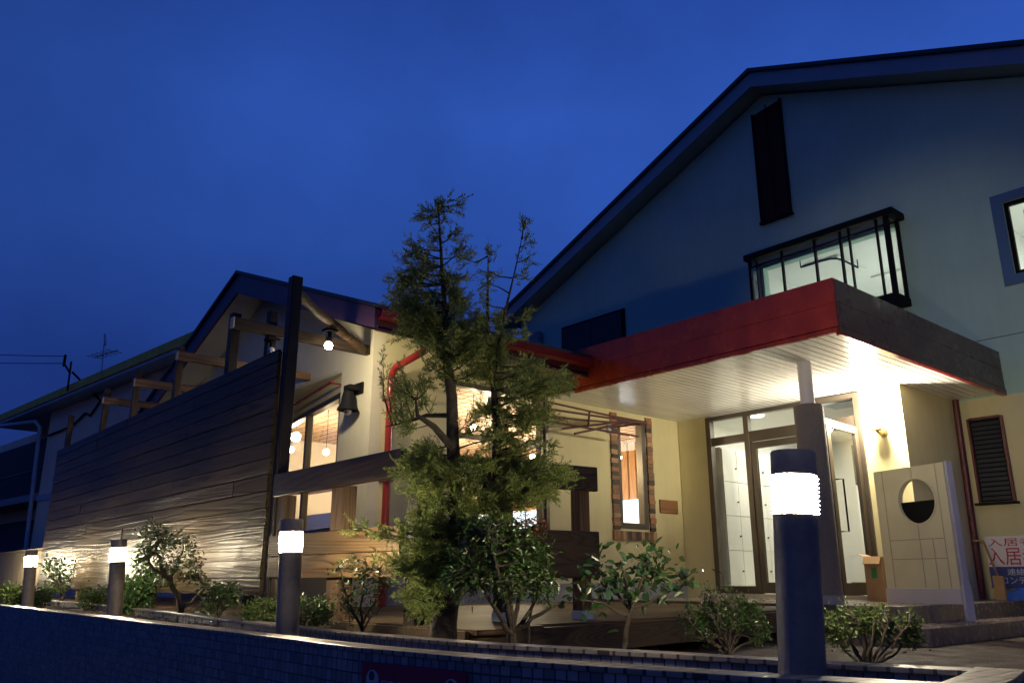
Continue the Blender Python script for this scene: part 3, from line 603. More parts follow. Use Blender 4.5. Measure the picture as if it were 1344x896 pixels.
# ------------------------------------------------------------------ deck
dk = Thing('wooden_deck', 'wet wooden terrace deck along the wing', 'deck', (-6, 5.5, GZ))
db = MB(); x = -7.72; 
while x < -3.9:
    e = 8.0 if x < -4.55 else 8.0 - (x+.11+4.5)/.65*5.0
    if x > -4.5: e = max(3.3, 8.0-(x+.10+4.5)/.62*5.0)
    db.box(x, x+.112, 3.03, e, -.31, -.28); x += .118
x = -14.5
while x < -7.75: db.box(x, x+.112, 3.03, 4.6, -.31, -.28); x += .118
dk.part('boards', db, M['deck'])
dk.part('fascia', MB().beam((-3.90, 3.03, -.38), (-4.50, 8.0, -.38), .03, .17).box(-14.5, -3.9, 3.0, 3.028, -.46, -.29), M['deckface'])
for i in range(6): dk.part('footing', MB().box(-4.1-i*.1-.05, -4.1-i*.1+.05, 3.3+i*.85, 3.4+i*.85, GZ, -.311), M['darkpost'])

# ------------------------------------------------------------------ charred board fence + rails + pergola
fc = Thing('board_fence', 'tall dark charred board fence wall facing the street', 'fence', (-10.5, 3.05, -.3))
random.seed(11)
fb = MB(); z = -.14; zt = 1.96; k = 0
while z < zt-.02:
    h = .142; e = [-14.66]; x = -14.66 + (2.1 if k % 2 else 3.9) + random.uniform(-.3, .3)
    while x < -7.4: e.append(x); x += 3.65
    e.append(-6.68)
    for a, b in zip(e, e[1:]): fb.box(a+.004, b-.004, 3.0+random.uniform(-.004, .004), 3.03, z+.004, min(z+h-.004, zt))
    z += h; k += 1
fc.part('boards', fb, M['fence'])
fc.part('backing', MB().box(-14.6, -6.7, 3.031, 3.045, -.12, 1.95), M['darkpost'])
gp = 'fence posts carrying the pergola beams'
def post(x, y, z0, z1, w, m, label, group=None):
    t = mesh('fence_post', MB().box(x-w/2, x+w/2, y-w/2, y+w/2, z0, z1), m, bevel=.006); return tag(t, label, 'post', group)
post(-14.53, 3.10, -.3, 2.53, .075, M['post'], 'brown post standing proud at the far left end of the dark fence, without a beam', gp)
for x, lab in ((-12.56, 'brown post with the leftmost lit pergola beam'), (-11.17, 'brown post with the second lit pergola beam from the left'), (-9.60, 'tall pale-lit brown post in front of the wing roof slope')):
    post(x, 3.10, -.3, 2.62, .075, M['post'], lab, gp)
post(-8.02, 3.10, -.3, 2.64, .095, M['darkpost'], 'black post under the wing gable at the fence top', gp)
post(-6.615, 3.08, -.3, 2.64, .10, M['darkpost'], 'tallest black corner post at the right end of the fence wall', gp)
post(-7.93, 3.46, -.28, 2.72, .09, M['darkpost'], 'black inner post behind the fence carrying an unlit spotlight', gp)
dirb = Vector((.03, 1, 0)).normalized()
def pbeam(a, b, w, h, m, label, endm=True):
    t = Thing('pergola_beam', label, 'beam', a, 'pergola beams above the fence')
    t.part('timber', MB().beam(a, b, w, h), m, bevel=.004)
    d = (Vector(b)-Vector(a)).normalized()
    if endm: t.part('painted_end', MB().beam(Vector(a)-d*.012, Vector(a)-d*.0005, w*.98, h*.98), M['endgrain'])
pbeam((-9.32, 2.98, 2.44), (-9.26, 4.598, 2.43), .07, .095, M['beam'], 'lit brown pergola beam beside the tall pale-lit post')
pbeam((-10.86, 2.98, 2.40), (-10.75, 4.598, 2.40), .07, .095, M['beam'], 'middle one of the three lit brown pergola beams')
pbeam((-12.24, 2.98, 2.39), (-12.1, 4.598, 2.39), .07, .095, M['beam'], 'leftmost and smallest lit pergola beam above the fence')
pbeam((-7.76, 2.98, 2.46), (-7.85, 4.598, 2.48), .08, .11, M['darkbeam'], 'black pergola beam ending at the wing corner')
lg = MB(); p0, p1 = Vector((-6.68, 3.10, 2.53)), Vector((-7.83, 4.52, 2.47)); pts = [p0.lerp(p1, i/10)+Vector((0, 0, .006*math.sin(i*1.7))) for i in range(11)]
lg.tube(pts, [.050+.006*math.sin(i*2.3) for i in range(11)], 12)
tag(mesh('log_brace', lg, M['log'], smooth=True), 'rough round log running from the corner post to the wing corner', 'log')
# spotlights
sp = Thing('spotlight', 'lit spotlight bulb hanging from the round log', 'spotlight', (-7.27, 3.8, 2.45), 'pergola spotlights')
sp.part('clamp', MB().box(-7.33, -7.21, 3.74, 3.86, 2.41, 2.44).tube([(-7.27, 3.8, 2.43), (-7.27, 3.8, 2.34)], .022, 10).lathe((-7.265, 3.79, 2.30), [(.03, 0), (.035, .05)], 12), M['black'])
sb = sp.part('bulb', MB().sphere((-7.265, 3.79, 2.265), .042), M['spot'], smooth=True)
sp.light('spot_lamp', 'SPOT', (-7.27, 3.84, 2.21), 55, (1, .86, .62), sb, shadow_soft_size=.05, spot_size=math.radians(140), spot_blend=.6, target=(-8.4, 4.9, 1.6))
sp2 = Thing('spotlight', 'unlit spotlight under the black pergola beam', 'spotlight', (-7.80, 3.42, 2.36), 'pergola spotlights')
sp2.part('clamp', MB().box(-7.86, -7.74, 3.36, 3.48, 2.36, 2.385).tube([(-7.80, 3.42, 2.37), (-7.80, 3.42, 2.29)], .02, 10), M['black'])
sp2.part('bulb', MB().sphere((-7.80, 3.42, 2.26), .04), M['lav'], smooth=True)
# front rail fence
rf_ = Thing('rail_fence', 'low open timber rail fence with wide boards in front of the deck', 'fence', (-5.5, 3.05, -.3))
rf_.part('top_rail', MB().box(-6.527, -4.60, 2.98, 3.03, .648, .835), M['toprail'], bevel=.006)
rf_.part('lower_board', MB().box(-6.527, -4.585, 2.98, 3.02, .172, .332).box(-6.527, -4.585, 2.983, 3.02, .005, .168), M['rail'], bevel=.003)
for x0, x1 in ((-6.525, -6.40), (-5.61, -5.42)): rf_.part('post', MB().box(x0, x1, 3.031, 3.14, -.3, .66), M['post'], bevel=.005)
rf_.part('corner_post', MB().box(-4.585, -4.46, 3.031, 3.14, -.33, .80), M['darkpost'], bevel=.005)
A, B = Vector((-4.50, 3.14, 0)), Vector((-4.27, 4.50, 0)); dAB = (B-A).normalized()
def side(z0, z1, w=.045): return MB().beam(A+Vector((.0, 0, (z0+z1)/2)), B+Vector((0, 0, (z0+z1)/2)), w, z1-z0)
rf_.part('side_rail', side(.62, .80), M['railY'], bevel=.008); rf_.part('side_board', side(.0, .33), M['railY'], bevel=.008)
for u, m in ((.45, 'darkpost'), (.93, 'post')):
    p = A.lerp(B, u) + Vector((-.075, .01, 0)); rf_.part('post', MB().box(p.x-.05, p.x+.05, p.y-.05, p.y+.05, -.28, .78), M[m], bevel=.005)
    rf_.part('post_bracket', MB().box(p.x-.055, p.x+.055, p.y-.055, p.y+.055, -.279, -.22), M['npipe'])

# ------------------------------------------------------------------ planter
pt = Thing('planter_wall', 'long low street planter faced with small blue-lit tiles', 'planter', (-6, 2.3, ST))
front = [(-30, 1.93), (-12, 1.94), (-5.5, 2.0), (-3.4, 2.0), (-2.55, 2.10), (-1.55, 2.36), (-.98, 2.56)]
back = [(-30, 3.05), (-12, 3.02), (-8, 2.86), (-4.4, 2.56), (-3.2, 2.64), (-2.3, 2.88), (-1.62, 3.02), (-1.10, 3.18)]
def strip(poly, th, z0, z1, side):
    m = MB(); n = len(poly); o = []
    for i in range(n):
        a, b = Vector(poly[max(i-1, 0)]), Vector(poly[min(i+1, n-1)]); d = (b-a).normalized(); o.append(Vector(poly[i]) + Vector((-d.y, d.x))*th*side)
    for i in range(n-1):
        p, q, r, s2 = poly[i], poly[i+1], o[i+1], o[i]
        m.prism([(p[0], p[1], z0), (q[0], q[1], z0), (r.x, r.y, z0), (s2.x, s2.y, z0)], (0, 0, z1-z0))
    return m
pt.part('front_wall', strip(front, .12, ST, -.312, 1), M['tile'])
pt.part('back_wall', strip(back, .10, GZ-.02, -.312, -1), M['tile'])
pt.part('coping', strip([(x, y-.008) for x, y in front], .14, -.312, -.292, 1), M['coping'], bevel=.003)
pt.part('coping', strip([(x, y+.004) for x, y in back], .115, -.312, -.292, -1), M['coping'], bevel=.003)
ra = [(-.98, 2.56), (-1.03, 2.87), (-1.10, 3.18)]
pt.part('end_wall', strip(ra, .12, ST, -.313, 1), M['tile']); pt.part('coping', strip([(x+.008, y) for x, y in ra], .15, -.3125, -.289, 1), M['coping'], bevel=.003)
so_ = MB(); nx = 160; rng = random.Random(3)
def interp(poly, x):
    for (a, b), (c, d) in zip(poly, poly[1:]):
        if a <= x <= c: return b + (d-b)*(x-a)/(c-a)
    return poly[-1][1]
vs = []
for i in range(nx+1):
    x = -30 + 28.9*(i/nx)**.6
    for j in range(7):
        y0, y1 = interp(front, x)+.1, interp(back, x)-.08; vs.append((x, y0+(y1-y0)*j/6, -.375+rng.uniform(-.02, .03)))
so_.add(vs, [(i*7+j, (i+1)*7+j, (i+1)*7+j+1, i*7+j+1) for i in range(nx) for j in range(6)])
tag(mesh('soil', so_, M['soil'], smooth=True), kind='structure')
# sign on the planter
sg = Thing('sign_plate', 'dark purple sign plate with two round emblems on the tiled planter', 'sign', (-3.0, 1.99, -.45))
x0, x1, yz = -3.30, -2.665, 1.995
def sy(x): return interp(front, x)-.012
ry = (sy(x1)-sy(x0))/(x1-x0); rdir = Vector((1, ry, 0)).normalized(); ndir = Vector((ry, -1, 0)).normalized()
def sp_(x, z, n=0): return Vector((x, sy(x0)+ry*(x-x0)-.012, z)) + ndir*n
sg.part('plate', MB().prism([sp_(x0, -.345), sp_(x1, -.345), sp_(x1, -.55), sp_(x0, -.55)], -ndir*.0+ndir*.008), M['plate'])
for cx in (x0+.075, x1-.075):
    e = sg.part('emblem', MB().lathe(sp_(cx, -.415, .0085), [(.042, 0), (.042, .002)], 24, ndir), M['plateink'])
    sg.part('emblem_mark', MB().lathe(sp_(cx-.003, -.397, .011), [(.019, 0), (.019, .0015)], 14, ndir).lathe(sp_(cx+.012, -.43, .011), [(.008, 0), (.008, .0015)], 10, ndir), M['inkdark'], e)
text_mesh('lettering', '居宅介護', M['plateink'], sg.o, sg.base, sp_(x0+.132, -.447, .01), rdir, (0, 0, 1), .046, .001)
text_mesh('lettering', 'しの介護', M['plateink'], sg.o, sg.base, sp_(x0+.332, -.447, .01), rdir, (0, 0, 1), .046, .001)

# ------------------------------------------------------------------ bollard lights
bz = -.36
b0 = Thing('bollard_light', 'nearest and largest glowing bollard light in front of the entrance', 'bollard light', (0, 0, 0), 'bollard lights along the planter')
b0.part('body', MB().lathe((0,0,-.03), [(.084, 0), (.084, .600), (.078, .604)], 32), M['bollard'], smooth=True)
b0.part('lens', MB().lathe((0,0,0), [(.082, .574), (.082, .706)], 32), M['lens'])
rg = MB()
for i in range(9):
    z = .5775+i*.0148; n_ = 36
    v = [(r*math.cos(2*math.pi*k/n_), r*math.sin(2*math.pi*k/n_), z+dz) for r, dz in ((.0825, 0), (.0825, .003), (.0915, .002), (.0915, -.001)) for k in range(n_)]
    rg.add(v, [(a*n_+k, a*n_+(k+1) % n_, ((a+1) % 4)*n_+(k+1) % n_, ((a+1) % 4)*n_+k) for a in range(4) for k in range(n_)])
b0.part('louvre_ring', rg, M['ring'])
b0.part('cap', MB().lathe((0,0,0), [(.078, .704), (.086, .707), (.086, .785), (.082, .792), (.01, .792)], 32), M['bollard'], smooth=True)
bl_ = [(-1.588, 2.635), (-4.86, 2.385), (-8.36, 2.385), (-11.98, 2.385), (-15.6, 2.385)]
labs = ['nearest and largest glowing bollard light in front of the entrance', 'second glowing bollard light before the rail fence end', 'third glowing bollard light in front of the dark fence wall', 'farthest and smallest glowing bollard light by the pale low wall', 'bollard light beyond the left end of the dark fence, before the pale low wall']
tops = [.435, .355, .351, .342, .342]
for i, (x, y) in enumerate(bl_):
    o = b0.o if i == 0 else copy_tree(b0.o)
    sc_ = 1 if i == 0 else .9; o.scale = (.91, .91, 1) if i == 0 else (.82, .82, .9); o.location = (x, y, tops[i]-.792*sc_); o['label'] = labs[i]
    # the posts lean slightly
    o.rotation_euler = (Vector((0,0,1)).rotation_difference(Vector((0,0,1))+rt*(.052, -.03, -.07, -.08, -.08)[i])).to_euler()

# ------------------------------------------------------------------ monument wall with the round hole
mo = Thing('monument_wall', 'cream screen wall with a round hole standing on the porch', 'wall', (-4.0, 9.05, -.25))
ma = math.radians(18); mP = Vector((-4.46, 9.30, 0)); mu = Vector((math.cos(ma), -math.sin(ma), 0)); mn = Vector((-math.sin(ma), -math.cos(ma), 0)); ML = .93
def Q(u, n, z): return mP + mu*u + mn*n + Vector((0, 0, z))
def mbox(m, u0, u1, n0, n1, z0, z1):
    return m.add([Q(u, n, z) for z in (z0, z1) for u, n in ((u0,n0),(u1,n0),(u1,n1),(u0,n1))], [(0,3,2,1),(4,5,6,7),(0,1,5,4),(1,2,6,5),(2,3,7,6),(3,0,4,7)])
hc, hr, hzc = .545, .238, .80; nseg = 48; zb, zt_ = -.10, 1.17
mm_ = MB()
circ = [(hc+hr*math.cos(2*math.pi*k/nseg), hzc+hr*math.sin(2*math.pi*k/nseg)) for k in range(nseg)]
def outer(a):
    c, s = math.cos(a), math.sin(a); ts = []
    if c > 1e-9: ts.append((ML-.0-hc)/c)
    if c < -1e-9: ts.append((0-hc)/c)
    if s > 1e-9: ts.append((zt_-hzc)/s)
    if s < -1e-9: ts.append((zb-hzc)/s)
    t = min(ts); return (hc+c*t, hzc+s*t)
corners = sorted([math.atan2(zz-hzc, uu-hc) % (2*math.pi) for uu in (0, ML) for zz in (zb, zt_)])
angs = sorted([2*math.pi*k/nseg for k in range(nseg)] + corners)
inn = [(hc+hr*math.cos(a), hzc+hr*math.sin(a)) for a in angs]; out = [outer(a) for a in angs]; n = len(angs)
v = [Q(u, n_, z) for n_ in (0, -.06) for ring in (inn, out) for u, z in ring]
f = []
for k in range(n):
    k2 = (k+1) % n; f += [(k, k2, n+k2, n+k), (2*n+k, 3*n+k, 3*n+k2, 2*n+k2), (k, 2*n+k, 2*n+k2, k2), (n+k, n+k2, 3*n+k2, 3*n+k)]
mm_.add(v, f)
mo.part('panel', mm_, M['monument'])
gm = MB()
for u in (.12, .52, .83): mbox(gm, u-.004, u+.004, -.002, .0025, zb, zt_ if u != .52 else hzc-hr-.01)
mbox(gm, .516, .524, -.002, .0025, hzc+hr+.01, zt_)
for z in (.40, .20): mbox(gm, .124, .516, -.002, .0022, z-.004, z+.004); mbox(gm, .524, .826, -.002, .0022, z-.004, z+.004)
mbox(gm, .68, .688, -.002, .0026, zb, .40)
mo.part('joint', gm, M['groove'])
hz_ = MB()
dpoly = [(hc+hr*.995*math.cos(a), hzc+hr*.995*math.sin(a)) for a in [math.pi + math.pi*k/24 for k in range(25)]]
hz_.prism([Q(u, -.03, z) for u, z in dpoly], mn*-.02)
mo.part('dark_panel', hz_, M['black'])
tr = MB()
for k in range(48):
    a, b = 2*math.pi*k/48, 2*math.pi*(k+1)/48
    tr.beam(Q(hc+(hr+.004)*math.cos(a), .004, hzc+(hr+.004)*math.sin(a)), Q(hc+(hr+.004)*math.cos(b), .004, hzc+(hr+.004)*math.sin(b)), .014, .012, mn)
mo.part('hole_rim', tr, M['monument'])
ba = MB(); mbox(ba, -.01, ML+.01, -.10, .01, -.25, -.102); mo.part('base', ba, M['lav'])
en_ = MB(); mbox(en_, ML+.003, ML+.03, -.10, -.02, -.10, 1.18); mo.part('end_trim', en_, M['lav'])
ft_ = MB(); mbox(ft_, ML+.011, ML+.045, -.10, .005, -.40, -.06); mo.part('pipe_foot', ft_, M['lav'])

# ------------------------------------------------------------------ porch clutter
bxo = Thing('cardboard_box', 'open tall cardboard box with a green print beside the door', 'box', (-4.68, 9.62, -.25))
bxo.part('carton', MB().box(-4.80, -4.58, 9.50, 9.74, -.248, .24), M['card'], bevel=.006)
bxo.part('flap', MB().beam((-4.802, 9.62, .243), (-4.87, 9.62, .27), .22, .005).beam((-4.69, 9.50, .242), (-4.69, 9.45, .16), .20, .005), M['card'])
bxo.part('print', MB().box(-4.715, -4.655, 9.496, 9.499, .0, .12), M['green']); bxo.part('tape', MB().box(-4.79, -4.59, 9.4965, 9.499, .17, .195), M['beam'])
sho = Thing('shovel', 'wooden handled shovel leaning behind the monument wall', 'shovel', (-3.75, 10.6, -.25))
sho.part('handle', MB().tube([(-3.98, 10.9, .42), (-3.86, 10.85, .0)], .014, 8).tube([(-4.10, 10.9, .44), (-3.98, 10.9, .43)], .014, 8), M['beam']); sho.part('blade', MB().box(-3.92, -3.80, 10.82, 10.86, -.248, .03), M['card'], bevel=.01)
bn = Thing('banner', 'white tenant recruitment banner with red lettering on the right wall', 'banner', (-3.5, 11.5, .3))
bn.part('cloth', MB().box(-4.19, -2.6, 11.52, 11.53, .14, .51), M['banner']); bn.part('blue_band', MB().box(-4.19, -2.6, 11.519, 11.53, -.12, .139), M['bannerblue'])
text_mesh('lettering', '入居者募集', M['redtext'], bn.o, bn.base, (-4.19, 11.515, .178), (1, 0, 0), (0, 0, 1), .235, .002, xs=.85)
text_mesh('lettering', '入居者募集', M['redtext'], bn.o, bn.base, (-4.17, 11.515, .395), (1, 0, 0), (0, 0, 1), .105, .002, xs=1.75)
text_mesh('lettering', '連絡先', M['whitetext'], bn.o, bn.base, (-3.99, 11.514, .045), (1, 0, 0), (0, 0, 1), .085, .002, xs=1.2)
text_mesh('lettering', 'コンテツ', M['whitetext'], bn.o, bn.base, (-4.08, 11.514, -.06), (1, 0, 0), (0, 0, 1), .10, .002)
rng = np.random.default_rng(5)
tv = []; nxx, nyy = 22, 12
for i in range(nxx):
    for j in range(nyy):
        u, v_ = i/(nxx-1), j/(nyy-1); hgt = .16*math.sin(math.pi*u)**.6*math.sin(math.pi*v_)**.7*(1+.35*rng.standard_normal()*.5)
        tv.append((-4.02+1.1*u, 11.0+.48*v_, -.245+max(0, hgt)))
tag(mesh('tarpaulin', MB().add(tv, [(i*nyy+j, (i+1)*nyy+j, (i+1)*nyy+j+1, i*nyy+j+1) for i in range(nxx-1) for j in range(nyy-1)]), M['tarp'], smooth=True), 'crumpled blue tarpaulin heaped under the banner', 'tarpaulin')

# ------------------------------------------------------------------ neighbour house, low wall, wires
nh = Thing('neighbour_house', 'dark two-storey neighbouring house behind the left end of the fence', 'building', (-21.045, 7, GZ))
# local frame: x runs left along the eave from the right end, y goes back, z up from the paving (z0 = GZ)
nang = math.radians(180+5.6); nh.o.rotation_euler = (0, 0, 0)
nu = Vector((math.cos(nang), math.sin(nang), 0)); nv = Vector((-math.sin(math.radians(5.6)), math.cos(math.radians(5.6)), 0)); nO = Vector((-21.045, 7, 0))
def NH(m):
    m.v = [tuple(nO + nu*x + nv*y + Vector((0, 0, z))) for x, y, z in m.v]; return m
nh.part('wall', NH(MB().box(-3, 12.0, .55, 9, GZ, 5.78).box(12.01, 26, 1.7, 9, GZ, 5.78)), M['nwall'])
ro2 = nh.part('roof', NH(MB().box(-3.5, 17.2, -.05, 9.5, 5.90, 6.16)), M['nroof'])
nh.part('soffit', NH(MB().box(-3.4, 17.1, 0, 9.4, 5.80, 5.895)), M['npipe'], ro2)
nh.part('recess_shade', NH(MB().box(12.2, 25, 1.6, 1.69, 3.2, 5.4).box(12.2, 25, 1.6, 1.69, -.2, 2.2)), M['ndark'])  # flat near-black sheets, the shade of the recess put into colour
bc = nh.part('balcony', NH(MB().box(12.05, 26, .5, 1.69, 2.65, 2.9)), M['plinth'])
bc2 = MB().tube([(12.1, .55, 3.75), (26, .55, 3.75)], .04, 6)
for i in range(24): bc2.box(12.2+i*.4, 12.23+i*.4, .54, .56, 2.9, 3.75)
nh.part('railing', NH(bc2), M['shutter'], bc)
nh.part('band', NH(MB().box(-3, 12.0, .50, .549, 2.6, 2.8)), M['npipe'])
nh.part('downpipe', NH(MB().tube([(16.4, 0, 5.75), (12.4, .2, 5.45), (12.15, .3, 5.2), (11.9, .45, GZ)], .07, 8)), M['npipe'], smooth=True)
nh.part('cable', NH(MB().tube([(11.8, .5, 4.9), (9.5, .5, 4.95), (8.4, .5, 5.25), (7.9, .5, 5.1), (7.2, .5, 5.5), (7.7, .45, 5.78), (8.2, -.15, 6.5)], .035, 6).tube([(8.4, -.15, 5.9), (8.45, -.15, 6.9)], .03, 6)), M['black'])
an = Thing('television_antenna', 'small television antenna on the neighbouring roof', 'antenna', nO + nu*6.3 + Vector((0, 0, 6.16)))
an.part('mast', NH(MB().tube([(6.3, .1, 6.16), (6.45, .1, 7.4)], .018, 6)), M['npipe'])
a2 = MB().tube([(7.15, .1, 6.85), (5.2, .1, 6.72)], .02, 5).tube([(6.3, .1, 7.1), (6.5, .1, 7.5)], .035, 5)
for i in range(5): a2.tube([(7.1-i*.4, -.15, 6.85-i*.028), (7.1-i*.4, .35, 6.85-i*.028)], .018, 4)
an.part('elements', NH(a2), M['npipe'])
wi = MB()
for dz, sag in ((0, .25), (-.25, .3)):
    p, q = Vector((9.3, -.1, 7.25+dz)), Vector((40, -2, 13.6+dz*2)); wi.tube([p.lerp(q, t/14) - Vector((0, 0, sag*math.sin(math.pi*t/14))) for t in range(15)], .014, 5)
wi.box(9.25, 9.36, -.13, -.07, 6.9, 7.3).tube([(9.3, -.1, 7.0), (8.4, -.15, 6.5)], .035, 5)
tag(mesh('power_cable', NH(wi), M['black']), 'sagging overhead cables running to the neighbouring roof', 'cable')
lwl = Thing('boundary_wall', 'low pale rendered wall at the left end behind the farthest bollard', 'wall', (-18, 3.3, GZ))
lwl.part('render', MB().box(-34, -14.72, 3.12, 3.26, GZ, .44), M['block'], bevel=.01); lwl.part('coping', MB().box(-34, -14.70, 3.09, 3.29, .441, .47), M['block'])

# ------------------------------------------------------------------ floodlight on the street side (outside the frame; it lights the canopy front)
fl = Thing('street_floodlight', 'short post floodlight at the forecourt edge aimed at the canopy', 'floodlight', (1.2, -3.2, ST))
fl.part('post', MB().tube([(1.2, -3.2, ST), (1.2, -3.2, .30)], .04, 10), M['black']); hd = fl.part('head', MB().box(1.08, 1.32, -3.42, -3.2, .30, .50), M['black'], bevel=.01)
fl.part('lens', MB().box(1.10, 1.30, -3.199, -3.19, .32, .48), M['flood'])
fl.light('flood_lamp', 'SPOT', (1.19, -3.12, .42), FLOOD_W, (1, .90, .74), hd, shadow_soft_size=.08, spot_size=math.radians(23), spot_blend=1.0, target=(-3.3, 8.6, 2.5))

# ------------------------------------------------------------------ plants
def ortho(d):
    a = np.cross(d, [0.3, 0.2, 1.0]); a /= (np.linalg.norm(a, axis=-1, keepdims=True)+1e-9); return a, np.cross(d, a)
def leaf_mesh(P, Dv, Ln, Wd, rng, droop=.15, hexa=True):
    """P base points, Dv unit directions, lengths and widths -> folded leaf faces."""
    n = len(P); a, b = ortho(Dv); th = rng.uniform(0, 2*np.pi, n)[:, None]
    s = a*np.cos(th)+b*np.sin(th); nn = np.cross(Dv, s)
    Ln = Ln[:, None]; Wd = Wd[:, None]; g = np.array([0, 0, -1.0])
    if hexa:
        pts = [P, P+Dv*Ln*.35+s*Wd*.5+nn*Wd*.12, P+Dv*Ln*.72+s*Wd*.38+nn*Wd*.08+g*Ln*droop*.4, P+Dv*Ln+g*Ln*droop, P+Dv*Ln*.72-s*Wd*.38+nn*Wd*.08+g*Ln*droop*.4, P+Dv*Ln*.35-s*Wd*.5+nn*Wd*.12]
        v = np.stack(pts, 1).reshape(-1, 3); k = np.arange(n)*6
        f = np.concatenate([np.stack([k, k+1, k+2, k+3], 1), np.stack([k, k+3, k+4, k+5], 1)])
    else:
        pts = [P, P+Dv*Ln*.45+s*Wd*.5, P+Dv*Ln+g*Ln*droop, P+Dv*Ln*.45-s*Wd*.5]
        v = np.stack(pts, 1).reshape(-1, 3); k = np.arange(n)*4; f = np.stack([k, k+1, k+2, k+3], 1)
    m = MB(); m.v = [tuple(p) for p in v.tolist()]; m.f = [tuple(q) for q in f.tolist()]; return m
def unit(v): return v/(np.linalg.norm(v, axis=-1, keepdims=True)+1e-9)

def plant(name, label, cat, base_px, stems, blobs, leaf, m, seed, group=None, bark='bark', zb=-.36, lratio=.42, upb=.3, twigs=True, r0=.02, clump=9):
    """base_px: where the stem leaves the soil; stems: polylines (px, py, depth offset); blobs: (px, py, rx, ry, clumps)."""
    rng = np.random.default_rng(seed); base = zat(*base_px, zb); d0 = dist(base); sc = d0/F
    t = Thing(name, label, cat, base, group)
    tk = MB(); nodes = []
    for st_ in stems:
        pts = [at(x, y, d0+o) for x, y, o in st_]
        fine = []
        for a, b in zip(pts, pts[1:]):
            for k in range(4): fine.append(a.lerp(b, k/4)+Vector(rng.normal(0, sc*1.2, 3)))
        fine.append(pts[-1]); L_ = len(fine); thick = r0 if st_ is stems[0] else r0*.6
        tk.tube(fine, [thick*(1-.8*i/(L_-1))+.0015 for i in range(L_)], 7); nodes += [np.array(p) for p in fine[L_//3:]]
    nodes = np.array(nodes)
    P = []; Dv = []
    for (bx_, by_, rx, ry, nc) in blobs:
        c0 = np.array(at(bx_, by_, d0)); rr = (rx+ry)/2*sc
        for _ in range(nc):
            w_ = unit(rng.normal(0, 1, 3))*rng.uniform(.35, 1)**.5
            cpos = c0 + np.array(rt)*w_[0]*rx*sc + np.array(up)*w_[1]*ry*sc + np.array(fw)*w_[2]*rr*.9
            nn = nodes[np.argmin(((nodes-cpos)**2).sum(1))]
            if twigs: tk.tube([nn, nn*.5+cpos*.5+rng.normal(0, rr*.06, 3), cpos], [.0035, .0025, .0012], 4, False)
            od = unit(cpos-nn + 1e-4)
            k = rng.integers(int(clump*.6), int(clump*1.5))
            P.append(cpos + rng.normal(0, leaf*.75, (k, 3)) - od*leaf*rng.uniform(0, 1.5, (k, 1))); Dv.append(unit(od*.7 + rng.normal(0, .65, (k, 3)) + [0, 0, upb]))
    P = np.concatenate(P); Dv = np.concatenate(Dv); n = len(P)
    t.part('stems', tk, M[bark], smooth=True)
    t.part('foliage', leaf_mesh(P, Dv, leaf*rng.uniform(.6, 1.25, n), leaf*lratio*rng.uniform(.8, 1.2, n), rng), m)
    return t
LM = dict(dark=leafmat('leaf_dark', (.035, .065, .018), .28), mid=leafmat('leaf_mid', (.035, .06, .016), .32), camellia=leafmat('leaf_camellia', (.032, .068, .022), .3, .2),
          azalea=leafmat('leaf_azalea', (.06, .095, .022), .4), conifer=leafmat('leaf_conifer', (.18, .225, .062), .55, .5, .4, .02, .3), nandina=leafmat('leaf_nandina', (.045, .085, .02), .3, .2, .5, .05), reddish=leafmat('leaf_reddish', (.13, .045, .025), .35, .25))

